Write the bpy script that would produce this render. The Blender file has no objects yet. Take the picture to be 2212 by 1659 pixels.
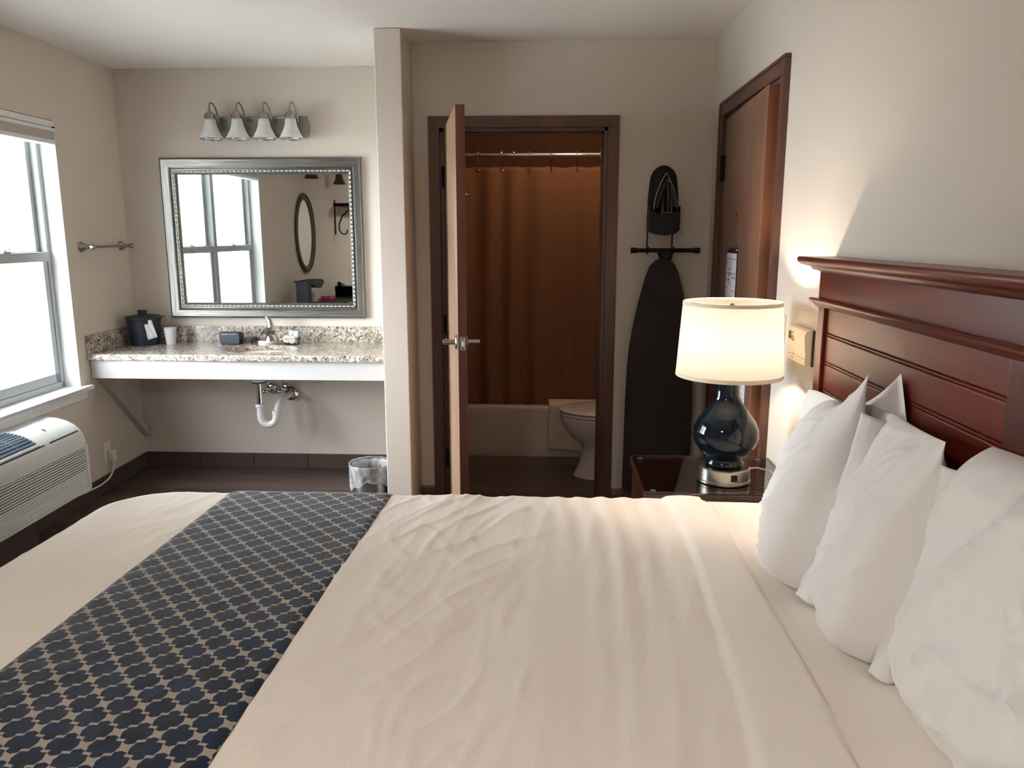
import bpy, bmesh, math, random
from math import pi, sin, cos, tan, radians, sqrt, exp
from mathutils import Vector, Matrix, noise
random.seed(7)
C = bpy.context.scene.collection
SC = bpy.context.scene

# ------------------------------------------------------------------ camera
cam_d = bpy.data.cameras.new('camera')
cam_d.sensor_width = 36.0
cam_d.lens = 1685.0 / 2212.0 * 36.0
cam_d.clip_start = 0.05
cam = bpy.data.objects.new('camera', cam_d)
C.objects.link(cam)
cam.location = (0, 0, 1.49)
cam.rotation_euler = (radians(90 - 10.9), 0, radians(2.8))
SC.camera = cam

# ------------------------------------------------------------------ world, view
SC.view_settings.view_transform = 'Standard'
SC.view_settings.look = 'None'
SC.view_settings.exposure = 0.88
SC.view_settings.gamma = 1.0
SC.view_settings.use_curve_mapping = False
w = bpy.data.worlds.new('daylight')
SC.world = w
w.use_nodes = True
bgn = w.node_tree.nodes['Background']
bgn.inputs['Color'].default_value = (0.91, 0.96, 1.0, 1)
bgn.inputs['Strength'].default_value = 27.0
SC.cycles.max_bounces = 10
SC.cycles.diffuse_bounces = 6
SC.cycles.transparent_max_bounces = 12
SC.cycles.caustics_reflective = False
SC.cycles.caustics_refractive = False
SC.cycles.sample_clamp_indirect = 6.0

# left wall frame: x = distance into the room, y = along the wall (0 at the sink corner), z up
LT = 0.0321
LF = Matrix.Translation((-2.625, 4.8, 0)) @ Matrix.Rotation(LT, 4, 'Z')
WF = Matrix.Identity(4)

# daylight portal in the window opening
pl = bpy.data.lights.new('window_portal', 'AREA')
pl.shape = 'RECTANGLE'; pl.size = 1.46; pl.size_y = 1.31
pl.cycles.is_portal = True
po = bpy.data.objects.new('window_portal', pl); C.objects.link(po)
po.matrix_world = LF @ Matrix.Translation((-0.12, -1.39, 1.30)) @ Matrix(((0, 0, -1, 0), (1, 0, 0, 0), (0, -1, 0, 0), (0, 0, 0, 1)))
# bathroom ceiling lamp light
bl = bpy.data.lights.new('bathroom_lamp_light', 'POINT')
bl.energy = 3.4; bl.color = (1.0, 0.76, 0.56); bl.shadow_soft_size = 0.09
bo = bpy.data.objects.new('bathroom_lamp_light', bl); C.objects.link(bo)
bo.location = (0.12, 4.75, 2.27)

# fill light added behind the camera to brighten the near end of the bed
cl = bpy.data.lights.new('added_fill_light', 'AREA')
cl.shape = 'DISK'; cl.size = 0.34; cl.energy = 16.0; cl.color = (1.0, 0.94, 0.88)
co = bpy.data.objects.new('added_fill_light', cl); C.objects.link(co)
co.location = (-0.9, -0.35, 2.33)

# ------------------------------------------------------------------ materials
def s2l(c):
    return tuple(((v / 255.0) / 12.92 if v / 255.0 <= 0.04045 else ((v / 255.0 + 0.055) / 1.055) ** 2.4) for v in c) + (1.0,)

class NT:
    def __init__(s, name):
        s.m = bpy.data.materials.new(name); s.m.use_nodes = True
        s.t = s.m.node_tree; s.n = s.t.nodes; s.l = s.t.links
        s.b = s.n['Principled BSDF']; s.out = s.n['Material Output']
    def add(s, ty, **k):
        nd = s.n.new(ty)
        for a, v in k.items():
            if a in nd.inputs: nd.inputs[a].default_value = v
            else: setattr(nd, a, v)
        return nd
    def link(s, a, b): s.l.new(a, b)
    def coord(s, scale=(1, 1, 1), rot=(0, 0, 0), which='Object'):
        tc = s.add('ShaderNodeTexCoord'); mp = s.add('ShaderNodeMapping')
        mp.inputs['Scale'].default_value = scale; mp.inputs['Rotation'].default_value = rot
        s.link(tc.outputs[which], mp.inputs['Vector']); return mp.outputs['Vector']
    def math(s, op, a, b=None, c=None):
        nd = s.add('ShaderNodeMath', operation=op)
        for i, v in enumerate((a, b, c)):
            if v is None: continue
            if isinstance(v, (int, float)): nd.inputs[i].default_value = v
            else: s.link(v, nd.inputs[i])
        return nd.outputs[0]
    def ramp(s, fac, stops, interp='LINEAR'):
        r = s.add('ShaderNodeValToRGB'); r.color_ramp.interpolation = interp
        els = r.color_ramp.elements
        while len(els) < len(stops): els.new(0.5)
        for e, (p, c) in zip(els, stops): e.position = p; e.color = c
        s.link(fac, r.inputs['Fac']); return r.outputs['Color']
    def mix(s, fac, a, b, mode='MIX'):
        nd = s.add('ShaderNodeMix', data_type='RGBA', blend_type=mode)
        for i, v in ((0, fac), (6, a), (7, b)):
            if isinstance(v, (int, float)): nd.inputs[i].default_value = v
            elif isinstance(v, tuple): nd.inputs[i].default_value = v
            else: s.link(v, nd.inputs[i])
        return nd.outputs[2]
    def noise(s, vec, scale, detail=3, rough=0.5, dist=0.0):
        nd = s.add('ShaderNodeTexNoise', Scale=scale, Detail=detail, Roughness=rough, Distortion=dist)
        s.link(vec, nd.inputs['Vector']); return nd.outputs['Fac']
    def bump(s, h, strength=0.3, dist=0.002):
        nd = s.add('ShaderNodeBump', Strength=strength, Distance=dist)
        s.link(h, nd.inputs['Height']); s.link(nd.outputs['Normal'], s.b.inputs['Normal'])
    def col(s, v):
        if isinstance(v, tuple): s.b.inputs['Base Color'].default_value = v
        else: s.link(v, s.b.inputs['Base Color'])

def plain(name, rgb, rough=0.5, metal=0.0, spec=None, var=0.0, vscale=8, bump=0.0, bscale=300, coat=0.0, sheen=0.0):
    t = NT(name); c = s2l(rgb)
    t.b.inputs['Roughness'].default_value = rough; t.b.inputs['Metallic'].default_value = metal
    if spec is not None: t.b.inputs['Specular IOR Level'].default_value = spec
    if coat: t.b.inputs['Coat Weight'].default_value = coat; t.b.inputs['Coat Roughness'].default_value = 0.05
    if sheen: t.b.inputs['Sheen Weight'].default_value = sheen
    v = t.coord()
    nf = t.noise(v, vscale, 3)
    d = tuple(x * (1 - var) for x in c[:3]) + (1,)
    t.col(t.mix(nf, d, c) if var else t.mix(nf, c, tuple(x * 0.97 for x in c[:3]) + (1,)))
    if bump: t.bump(t.noise(v, bscale, 4), bump, 0.0015)
    return t.m

def wood(name, c1, c2, rough=0.35, axis='z', scale=1.0, coat=0.0, spec=0.5, blotch=0.5):
    t = NT(name)
    sc = {'x': (1.2, 22, 22), 'y': (22, 1.2, 22), 'z': (22, 22, 1.2)}[axis]
    v = t.coord(tuple(k * scale for k in sc))
    g = t.noise(v, 1.6, 6, 0.62, 0.4)
    v2 = t.coord(tuple((k * 0.12 + 1.0) * scale for k in sc))
    g2 = t.noise(v2, 1.3, 3, 0.5, 0.2)
    f = t.math('ADD', t.math('MULTIPLY', g, 1 - blotch), t.math('MULTIPLY', g2, blotch))
    t.col(t.ramp(f, [(0.36, s2l(c1)), (0.64, s2l(c2))]))
    t.b.inputs['Roughness'].default_value = rough
    t.b.inputs['Specular IOR Level'].default_value = spec
    if coat: t.b.inputs['Coat Weight'].default_value = coat; t.b.inputs['Coat Roughness'].default_value = 0.12
    t.bump(g, 0.08, 0.001)
    return t.m

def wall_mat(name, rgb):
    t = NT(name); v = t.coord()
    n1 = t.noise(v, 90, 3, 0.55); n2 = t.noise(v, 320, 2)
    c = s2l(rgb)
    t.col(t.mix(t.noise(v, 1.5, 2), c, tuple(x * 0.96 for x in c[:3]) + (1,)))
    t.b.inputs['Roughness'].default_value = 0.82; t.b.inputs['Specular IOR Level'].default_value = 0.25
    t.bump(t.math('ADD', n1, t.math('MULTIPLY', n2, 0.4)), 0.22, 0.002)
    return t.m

def granite(name):
    t = NT(name); v = t.coord()
    big = t.noise(v, 14, 4, 0.6)
    base = t.ramp(big, [(0.3, s2l((160, 154, 142))), (0.5, s2l((202, 194, 180))), (0.7, s2l((222, 217, 206)))])
    med = t.noise(v, 55, 4, 0.65, 0.6)
    grey = t.ramp(med, [(0.47, (0, 0, 0, 1)), (0.58, (1, 1, 1, 1))])
    c = t.mix(grey, base, s2l((140, 130, 118)))
    fine = t.noise(v, 95, 3, 0.7, 1.2)
    dk = t.ramp(fine, [(0.55, (0, 0, 0, 1)), (0.59, (1, 1, 1, 1))])
    c = t.mix(dk, c, s2l((52, 45, 42)))
    t.col(c); t.b.inputs['Roughness'].default_value = 0.13; t.b.inputs['Specular IOR Level'].default_value = 0.5
    return t.m

def planks(name):
    t = NT(name); v = t.coord()
    br = t.add('ShaderNodeTexBrick')
    br.offset = 0.37; br.inputs['Scale'].default_value = 1.0
    br.inputs['Brick Width'].default_value = 1.0; br.inputs['Row Height'].default_value = 0.15
    br.inputs['Mortar Size'].default_value = 0.0025; br.inputs['Bias'].default_value = 0.0
    br.inputs['Color1'].default_value = (0.1, 0.1, 0.1, 1); br.inputs['Color2'].default_value = (0.9, 0.9, 0.9, 1)
    br.inputs['Mortar'].default_value = (0, 0, 0, 1)
    t.link(v, br.inputs['Vector'])
    g = t.noise(t.coord((2.0, 34, 34)), 1.5, 6, 0.65, 0.5)
    f = t.math('ADD', t.math('MULTIPLY', g, 0.75), t.math('MULTIPLY', br.outputs['Color'], 0.25))
    t.col(t.ramp(f, [(0.25, s2l((44, 34, 30))), (0.5, s2l((74, 60, 54))), (0.72, s2l((104, 88, 78)))]))
    t.b.inputs['Roughness'].default_value = 0.38
    t.bump(g, 0.15, 0.001)
    return t.m

def fabric(name, rgb, fine=0.25, crease=0.35, scale=(1, 1, 1), cs=9, rough=0.9):
    t = NT(name); v = t.coord()
    n = t.noise(v, 700, 2)
    cr = t.noise(t.coord(scale), cs, 5, 0.55, 1.1)
    rid = t.math('ABSOLUTE', t.math('SUBTRACT', cr, 0.5))
    c = s2l(rgb)
    t.col(t.mix(t.noise(v, 3, 2), c, tuple(x * 0.97 for x in c[:3]) + (1,)))
    t.b.inputs['Roughness'].default_value = rough; t.b.inputs['Specular IOR Level'].default_value = 0.15
    t.b.inputs['Sheen Weight'].default_value = 0.15
    h = t.math('ADD', t.math('MULTIPLY', rid, crease), t.math('MULTIPLY', n, fine * 0.03))
    t.bump(h, 0.6, 0.02)
    return t.m

def trellis(name):
    t = NT(name); v = t.coord((1, 1, 1), (0, 0, 0.02), 'UV')
    sp = t.add('ShaderNodeSeparateXYZ'); t.link(v, sp.inputs[0])
    mm = 1000.0
    X1 = t.math('MULTIPLY', t.math('PINGPONG', sp.outputs[0], 0.0345), mm)
    Y1 = t.math('MULTIPLY', t.math('PINGPONG', sp.outputs[1], 0.03675), mm)
    X2 = t.math('SUBTRACT', 34.5, X1); Y2 = t.math('SUBTRACT', 36.75, Y1)
    def cell(X, Y):
        d1 = t.math('MAXIMUM', t.math('SUBTRACT', t.math('MULTIPLY_ADD', Y, 0.28, X), 24.6), t.math('SUBTRACT', t.math('MULTIPLY_ADD', X, 0.10, Y), 15.8))
        d2 = t.math('MAXIMUM', t.math('SUBTRACT', t.math('MULTIPLY_ADD', Y, -0.10, X), 6.8), t.math('SUBTRACT', t.math('MULTIPLY_ADD', X, 0.4, Y), 28.0))
        return t.math('MINIMUM', d1, d2)
    dd = t.math('MINIMUM', cell(X1, Y1), cell(X2, Y2))
    dd = t.math('ADD', dd, t.math('MULTIPLY_ADD', t.noise(v, 160, 2), 2.4, -2.5))
    m = t.ramp(t.math('MULTIPLY_ADD', dd, 0.1, 0.5), [(0.46, (1, 1, 1, 1)), (0.54, (0, 0, 0, 1))])
    navy = t.ramp(t.noise(v, 16, 3, 0.6), [(0.35, s2l((13, 21, 40))), (0.65, s2l((18, 42, 68)))])
    t.col(t.mix(m, s2l((164, 152, 140)), navy))
    t.b.inputs['Roughness'].default_value = 0.75
    t.b.inputs['Sheen Weight'].default_value = 0.35; t.b.inputs['Sheen Roughness'].default_value = 0.4
    t.b.inputs['Specular IOR Level'].default_value = 0.2
    hh = t.math('ADD', t.math('MULTIPLY', m, 0.6), t.math('MULTIPLY', t.noise(v, 500, 2), 0.3))
    t.bump(hh, 0.5, 0.002)
    return t.m

def glass_pane(name, refl=0.06, tint=(1, 1, 1, 1)):
    t = NT(name)
    tr = t.add('ShaderNodeBsdfTransparent'); tr.inputs[0].default_value = tint
    gl = t.add('ShaderNodeBsdfGlossy'); gl.inputs['Roughness'].default_value = 0.02
    mx = t.add('ShaderNodeMixShader')
    lw = t.add('ShaderNodeLayerWeight', Blend=0.3)
    t.link(t.math('MULTIPLY_ADD', lw.outputs['Fresnel'], 0.6, refl), mx.inputs[0])
    t.link(tr.outputs[0], mx.inputs[1]); t.link(gl.outputs[0], mx.inputs[2]); t.link(mx.outputs[0], t.out.inputs['Surface'])
    return t.m

def translucent(name, rgb, tr=0.5, rgb2=None, bump=0):
    t = NT(name)
    d = t.add('ShaderNodeBsdfDiffuse'); d.inputs['Color'].default_value = s2l(rgb)
    q = t.add('ShaderNodeBsdfTranslucent'); q.inputs['Color'].default_value = s2l(rgb2 or rgb)
    mx = t.add('ShaderNodeMixShader'); mx.inputs[0].default_value = tr
    t.link(d.outputs[0], mx.inputs[1]); t.link(q.outputs[0], mx.inputs[2]); t.link(mx.outputs[0], t.out.inputs['Surface'])
    return t.m

def emit(name, rgb, strength):
    t = NT(name); t.col(s2l(rgb))
    t.b.inputs['Emission Color'].default_value = s2l(rgb); t.b.inputs['Emission Strength'].default_value = strength
    return t.m

def brushed(name, c1, c2, rough=0.3, axis='x', metal=1.0):
    t = NT(name); sc = {'x': (4, 260, 260), 'y': (260, 4, 260), 'z': (260, 260, 4)}[axis]
    g = t.noise(t.coord(sc), 1.0, 4, 0.6)
    t.col(t.ramp(g, [(0.35, s2l(c1)), (0.65, s2l(c2))]))
    t.b.inputs['Metallic'].default_value = metal; t.b.inputs['Roughness'].default_value = rough
    t.bump(g, 0.1, 0.0006)
    return t.m

M = {}
M['wall'] = wall_mat('painted_wall', (208, 199, 189))
M['ceiling'] = wall_mat('painted_ceiling', (232, 229, 226))
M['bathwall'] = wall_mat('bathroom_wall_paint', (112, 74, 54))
M['floor'] = planks('wood_look_planks')
M['base_tile'] = plain('dark_base_tile', (84, 72, 66), 0.45, var=0.3, vscale=14)
M['trimwood'] = wood('stained_trim_wood', (74, 48, 40), (104, 70, 58), 0.4, 'z', 1.0)
M['trimwood_h'] = wood('stained_head_wood', (74, 48, 40), (104, 70, 58), 0.4, 'x', 1.0)
M['trimwood_y'] = wood('stained_side_wood', (66, 38, 28), (96, 58, 42), 0.4, 'y', 1.0)
M['doorwood'] = wood('door_veneer', (116, 92, 72), (152, 126, 102), 0.38, 'z', 0.8, blotch=0.6)
M['entrywood'] = wood('entry_door_veneer', (92, 62, 48), (142, 102, 80), 0.3, 'z', 0.8, blotch=0.6)
M['edgered'] = wood('door_edge_red_wood', (84, 44, 34), (116, 66, 50), 0.45, 'z', 1.0)
M['edgewood'] = wood('door_edge_wood', (96, 58, 42), (128, 82, 60), 0.4, 'z', 1.0)
M['cherry'] = wood('glossy_cherry', (58, 15, 7), (112, 36, 15), 0.36, 'y', 1.0, coat=0.12, spec=0.4, blotch=0.75)
M['cherry_v'] = wood('glossy_cherry_post', (58, 16, 8), (112, 38, 17), 0.36, 'z', 1.0, coat=0.12, spec=0.4, blotch=0.75)
M['nightwood'] = wood('dark_cherry_top', (46, 15, 12), (60, 21, 17), 0.25, 'x', 1.0, coat=0.2, blotch=0.3)
M['white_vinyl'] = plain('white_vinyl', (168, 174, 176), 0.4)
M['sill'] = plain('white_sill', (226, 228, 230), 0.4)
M['blind'] = plain('blind_fabric', (196, 190, 180), 0.8, bump=0.2)
M['granite'] = granite('speckled_granite')
M['apron'] = plain('painted_apron', (186, 184, 184), 0.6)
M['porcelain'] = plain('porcelain', (228, 216, 206), 0.12)
M['bath_white'] = plain('tub_enamel', (214, 196, 184), 0.15)
M['nickel'] = plain('brushed_nickel', (168, 163, 155), 0.26, 1.0)
M['chrome'] = plain('chrome', (225, 225, 228), 0.07, 1.0)
M['dark_metal'] = plain('dark_bronze', (40, 31, 28), 0.4, 0.8)
M['black_plastic'] = plain('black_plastic', (11, 9, 9), 0.42, spec=0.25)
M['black_gloss'] = plain('black_gloss', (10, 9, 10), 0.12)
M['charcoal_fabric'] = plain('charcoal_board_cover', (46, 38, 38), 0.95, bump=0.3, bscale=500)
M['frost'] = translucent('frosted_glass', (244, 246, 246), 0.5)
M['clear_rim'] = glass_pane('clear_rim', 0.25)
M['silver_frame'] = brushed('silver_leaf_frame', (88, 88, 85), (138, 137, 132), 0.32, 'x', 0.85)
M['silver_frame_v'] = brushed('silver_leaf_frame_side', (88, 88, 85), (138, 137, 132), 0.32, 'z', 0.85)
M['bead'] = plain('silver_bead', (206, 204, 198), 0.25, 0.85)
M['mirror'] = plain('mirror_glass', (236, 240, 238), 0.0, 1.0)
M['bronze_frame'] = plain('bronze_frame', (92, 80, 66), 0.4, 0.6)
M['sheet'] = fabric('white_cotton_sheet', (243, 234, 225), 0.3, 0.22, (2.2, 0.7, 1), 5.5)
M['pillow'] = fabric('white_pillow_cotton', (238, 236, 236), 0.3, 0.16, (1, 1, 1), 7)
M['runner'] = trellis('navy_trellis_velvet')
M['navy_edge'] = plain('navy_edge', (20, 30, 46), 0.9)
M['mattress'] = plain('mattress_ticking', (214, 208, 200), 0.9)
M['ac'] = plain('ac_white_plastic', (206, 210, 208), 0.45)
M['ac_dark'] = plain('ac_slot', (52, 55, 60), 0.8)
M['ac_grille'] = plain('ac_grille', (112, 134, 152), 0.5)
M['ac_well'] = plain('ac_well', (48, 66, 84), 0.6)
M['white_plastic'] = plain('white_plastic', (228, 224, 218), 0.35)
M['pvc'] = plain('white_pvc', (222, 222, 222), 0.3)
M['thermo'] = plain('thermostat_plastic', (236, 224, 200), 0.4)
M['lcd'] = plain('grey_display', (92, 84, 66), 0.3)
M['vase'] = plain('navy_ceramic', (7, 19, 29), 0.06, spec=0.4)
M['shade'] = translucent('linen_shade', (250, 247, 242), 0.86, (252, 248, 242))
M['shade_trim'] = plain('shade_trim', (226, 214, 192), 0.9)
M['bulb'] = emit('lamp_bulb', (255, 234, 208), 235.0)
M['bath_bulb'] = emit('bath_bulb', (255, 222, 160), 5.0)
M['curtain'] = translucent('tan_shower_curtain', (150, 106, 80), 0.3)
M['towel'] = plain('white_terry', (214, 198, 186), 1.0, bump=0.6, bscale=220)
M['navy_plastic'] = plain('navy_bucket_plastic', (20, 30, 46), 0.5)
M['bag'] = plain('translucent_paper', (206, 208, 212), 0.5)
M['liner'] = None
M['soap'] = plain('wrapped_soap', (238, 232, 226), 0.5)
M['teal'] = plain('pale_mint_label', (190, 208, 200), 0.4)
M['wire'] = plain('black_wire', (30, 28, 28), 0.4, 0.6)
M['paper'] = plain('printed_paper', (206, 204, 208), 0.5)
M['ink'] = plain('ink', (60, 60, 84), 0.7)
M['steel_bin'] = brushed('galvanised_bin', (124, 122, 120), (160, 158, 156), 0.35, 'z', 0.9)
M['pink'] = plain('pink_packet', (196, 70, 100), 0.4)
M['desk'] = plain('grey_desk_top', (150, 144, 138), 0.4)
M['stucco'] = plain('outside_stucco', (190, 192, 188), 0.95, bump=0.4, bscale=60)
M['ground'] = plain('outside_paving', (176, 176, 172), 0.95, var=0.2)
M['brown_rubber'] = plain('brown_rubber', (58, 42, 32), 0.5)
M['brass'] = plain('aged_brass', (150, 112, 60), 0.35, 0.9)
M['pane'] = glass_pane('window_pane', 0.03)
M['tableglass'] = glass_pane('table_glass', 0.05, (0.9, 0.93, 0.92, 1))
def liner_mat():
    t = NT('clear_bin_liner')
    tr = t.add('ShaderNodeBsdfTransparent'); df = t.add('ShaderNodeBsdfPrincipled')
    df.inputs['Base Color'].default_value = s2l((225, 228, 232)); df.inputs['Roughness'].default_value = 0.2
    mx = t.add('ShaderNodeMixShader')
    f = t.noise(t.coord((1, 1, 0.5)), 22, 4, 0.6, 1.5)
    t.link(t.math('MULTIPLY_ADD', f, 1.1, -0.22), mx.inputs[0])
    t.link(tr.outputs[0], mx.inputs[1]); t.link(df.outputs[0], mx.inputs[2]); t.link(mx.outputs[0], t.out.inputs['Surface'])
    return t.m
M['liner'] = liner_mat()

# ------------------------------------------------------------------ mesh builder
class MB:
    def __init__(s): s.bm = bmesh.new(); s.uv = None
    def _merge(s, b2):
        me = bpy.data.meshes.new('tmp'); b2.to_mesh(me); b2.free(); s.bm.from_mesh(me); bpy.data.meshes.remove(me)
    def box(s, x0, x1, y0, y1, z0, z1, bev=0.0, seg=2, mat=None):
        b = bmesh.new()
        m = Matrix.Translation(((x0 + x1) / 2, (y0 + y1) / 2, (z0 + z1) / 2)) @ Matrix.Diagonal((abs(x1 - x0), abs(y1 - y0), abs(z1 - z0), 1))
        bmesh.ops.create_cube(b, size=1.0, matrix=m)
        if bev > 0: bmesh.ops.bevel(b, geom=b.edges[:], offset=bev, segments=seg, affect='EDGES', profile=0.5)
        if mat is not None: bmesh.ops.transform(b, matrix=mat, verts=b.verts[:])
        s._merge(b); return s
    def cyl(s, p0, p1, r0, r1=None, n=24, caps=True):
        p0 = Vector(p0); p1 = Vector(p1); r1 = r0 if r1 is None else r1
        d = p1 - p0; q = d.to_track_quat('Z', 'Y').to_matrix().to_4x4()
        b = bmesh.new()
        bmesh.ops.create_cone(b, cap_ends=caps, segments=n, radius1=r0, radius2=r1, depth=d.length, matrix=Matrix.Translation((p0 + p1) / 2) @ q)
        s._merge(b); return s
    def sph(s, c, r, sc=(1, 1, 1), n=20):
        b = bmesh.new()
        bmesh.ops.create_uvsphere(b, u_segments=n, v_segments=max(8, n // 2), radius=r, matrix=Matrix.Translation(c) @ Matrix.Diagonal((*sc, 1)))
        s._merge(b); return s
    def lathe(s, prof, c=(0, 0, 0), n=40, axis='z', close=False):
        c = Vector(c); rings = []
        def pos(r, h, a):
            if axis == 'z': return c + Vector((r * cos(a), r * sin(a), h))
            if axis == 'y': return c + Vector((r * cos(a), h, r * sin(a)))
            return c + Vector((h, r * cos(a), r * sin(a)))
        for r, h in prof:
            if r < 1e-6: rings.append([s.bm.verts.new(pos(0, h, 0))])
            else: rings.append([s.bm.verts.new(pos(r, h, 2 * pi * i / n)) for i in range(n)])
        prs = list(zip(rings, rings[1:])) + ([(rings[-1], rings[0])] if close else [])
        for A, B in prs:
            for i in range(n):
                j = (i + 1) % n
                try:
                    if len(A) == 1 and len(B) == 1: continue
                    if len(A) == 1: s.bm.faces.new((A[0], B[j], B[i]))
                    elif len(B) == 1: s.bm.faces.new((A[i], A[j], B[0]))
                    else: s.bm.faces.new((A[i], A[j], B[j], B[i]))
                except ValueError: pass
        return s
    def tube(s, pts, r, n=12, caps=True, radii=None):
        pts = [Vector(p) for p in pts]; rings = []
        up = None
        for i, p in enumerate(pts):
            d = (pts[min(i + 1, len(pts) - 1)] - pts[max(i - 1, 0)]).normalized()
            if up is None: up = d.orthogonal().normalized()
            up = (up - d * up.dot(d)).normalized(); sd = d.cross(up)
            rr = radii[i] if radii else r
            rings.append([s.bm.verts.new(p + (up * cos(2 * pi * k / n) + sd * sin(2 * pi * k / n)) * rr) for k in range(n)])
        for A, B in zip(rings, rings[1:]):
            for k in range(n): s.bm.faces.new((A[k], A[(k + 1) % n], B[(k + 1) % n], B[k]))
        if caps: s.bm.faces.new(rings[0][::-1]); s.bm.faces.new(rings[-1])
        return s
    def prism(s, poly, axis, a, b, bev=0.0):
        """poly: 2D points in the two other axes (x:(y,z) y:(x,z) z:(x,y))"""
        def P(u, v, h):
            return {'x': (h, u, v), 'y': (u, h, v), 'z': (u, v, h)}[axis]
        q = bmesh.new()
        A = [q.verts.new(P(u, v, a)) for u, v in poly]; B = [q.verts.new(P(u, v, b)) for u, v in poly]
        fa = q.faces.new(A); fb = q.faces.new(B[::-1]); n = len(poly)
        for i in range(n): q.faces.new((A[i], B[i], B[(i + 1) % n], A[(i + 1) % n]))
        if bev:
            ed = [e for e in q.edges if (e in fa.edges[:] or e in fb.edges[:])]
            bmesh.ops.bevel(q, geom=ed, offset=bev, segments=2, affect='EDGES', profile=0.5)
        bmesh.ops.recalc_face_normals(q, faces=q.faces[:])
        s._merge(q); return s
    def grid(s, fn, nu, nv, uvf=None, closeu=False):
        V = [[s.bm.verts.new(fn(i / (nu if closeu else nu), j / nv)) for j in range(nv + 1)] for i in range(nu if closeu else nu + 1)]
        lay = s.bm.loops.layers.uv.verify() if uvf else None
        for i in range(nu):
            i2 = (i + 1) % nu if closeu else i + 1
            for j in range(nv):
                f = s.bm.faces.new((V[i][j], V[i2][j], V[i2][j + 1], V[i][j + 1]))
                if lay:
                    for lp, (a, b) in zip(f.loops, ((i, j), (i + 1, j), (i + 1, j + 1), (i, j + 1))): lp[lay].uv = uvf(a / nu, b / nv)
        return s
    def xf(s, m): bmesh.ops.transform(s.bm, matrix=m, verts=s.bm.verts[:]); return s

def setprops(o, label=None, cat=None, group=None, kind=None):
    if label: o['label'] = label
    if cat: o['category'] = cat
    if group: o['group'] = group
    if kind: o['kind'] = kind

def thing(name, label, cat, org, frame=WF, group=None, kind=None, rz=0.0):
    o = bpy.data.objects.new(name, None); C.objects.link(o)
    o.empty_display_size = 0.05
    o.matrix_world = frame @ Matrix.Translation(org) @ Matrix.Rotation(rz, 4, 'Z')
    setprops(o, label, cat, group, kind)
    o['_org'] = list(org); return o

ORG = {}
def obj(name, mb, mat, parent=None, org=None, frame=WF, label=None, cat=None, group=None, kind=None, sharp=35, recalc=True, solid=0.0, sub=0):
    bm = mb.bm
    if recalc: bmesh.ops.recalc_face_normals(bm, faces=bm.faces[:])
    if parent is not None: org = ORG[parent.name]
    elif org is None: org = (0, 0, 0)
    bmesh.ops.translate(bm, verts=bm.verts[:], vec=-Vector(org))
    me = bpy.data.meshes.new(name); bm.to_mesh(me); bm.free()
    for p in me.polygons: p.use_smooth = True
    me.set_sharp_from_angle(angle=radians(sharp))
    me.materials.append(M[mat] if isinstance(mat, str) else mat)
    o = bpy.data.objects.new(name, me); C.objects.link(o)
    ORG[o.name] = tuple(org)
    if parent is not None: o.parent = parent
    else: o.matrix_world = frame @ Matrix.Translation(org)
    setprops(o, label, cat, group, kind)
    if solid:
        md = o.modifiers.new('thick', 'SOLIDIFY'); md.thickness = solid; md.offset = 0
    if sharp <= 60 and not solid:
        md = o.modifiers.new('normals', 'WEIGHTED_NORMAL'); md.keep_sharp = True; md.weight = 80
    if sub:
        md = o.modifiers.new('sub', 'SUBSURF'); md.levels = sub; md.render_levels = sub
    return o
_thing = thing
def thing(name, label, cat, org, frame=WF, **k):
    o = _thing(name, label, cat, org, frame, **k); del o['_org']; ORG[o.name] = tuple(org); return o
def struct(name, mb, mat, parent=None, **k):
    return obj(name, mb, mat, parent, kind='structure' if parent is None else None, **k)
def sthing(name, org, frame=WF):
    o = bpy.data.objects.new(name, None); C.objects.link(o); o.matrix_world = frame @ Matrix.Translation(org)
    o['kind'] = 'structure'; ORG[o.name] = tuple(org); return o

# ------------------------------------------------------------------ room shell
XR = 0.833; YS = 4.80; YB = 4.22; ZC = 2.455; YBACK = -1.7
fl = MB(); fl.box(-2.95, 1.0, YBACK - 0.1, 6.1, -0.06, 0.0); struct('floor', fl, 'floor')
ce = MB(); ce.box(-2.95, 1.0, YBACK - 0.1, 6.1, ZC, ZC + 0.08); struct('ceiling', ce, 'ceiling')
# left wall with window opening (local frame)
WS0, WS1, WZ0, WZ1 = -2.12, -0.662, 0.655, 2.07
wl = MB()
TH = 0.16
wl.box(-TH, 0, -6.6, WS0, 0, ZC - 0.001); wl.box(-TH, 0, WS1, 0.15, 0, ZC - 0.001)
wl.box(-TH, 0, WS0, WS1, 0, WZ0); wl.box(-TH, 0, WS0, WS1, WZ1, ZC - 0.001)
struct('wall_left', wl, 'wall', frame=LF)
b = MB(); b.box(-2.75, -0.725, YS, YS + 0.12, 0, ZC - 0.001); struct('wall_back', b, 'wall')
b = MB(); b.box(-0.857, -0.725, 3.94, YS - 0.001, 0, ZC - 0.001, bev=0.006); struct('wall_partition', b, 'wall')
# bathroom wall with door opening
DX0, DX1, DZ = -0.585, 0.29, 2.03
b = MB(); b.box(-0.724, DX0, YB, YB + 0.12, 0, ZC - 0.001); b.box(DX1, XR, YB, YB + 0.12, 0, ZC - 0.001); b.box(DX0, DX1, YB, YB + 0.12, DZ, ZC - 0.001)
struct('wall_bathroom', b, 'wall')
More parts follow.
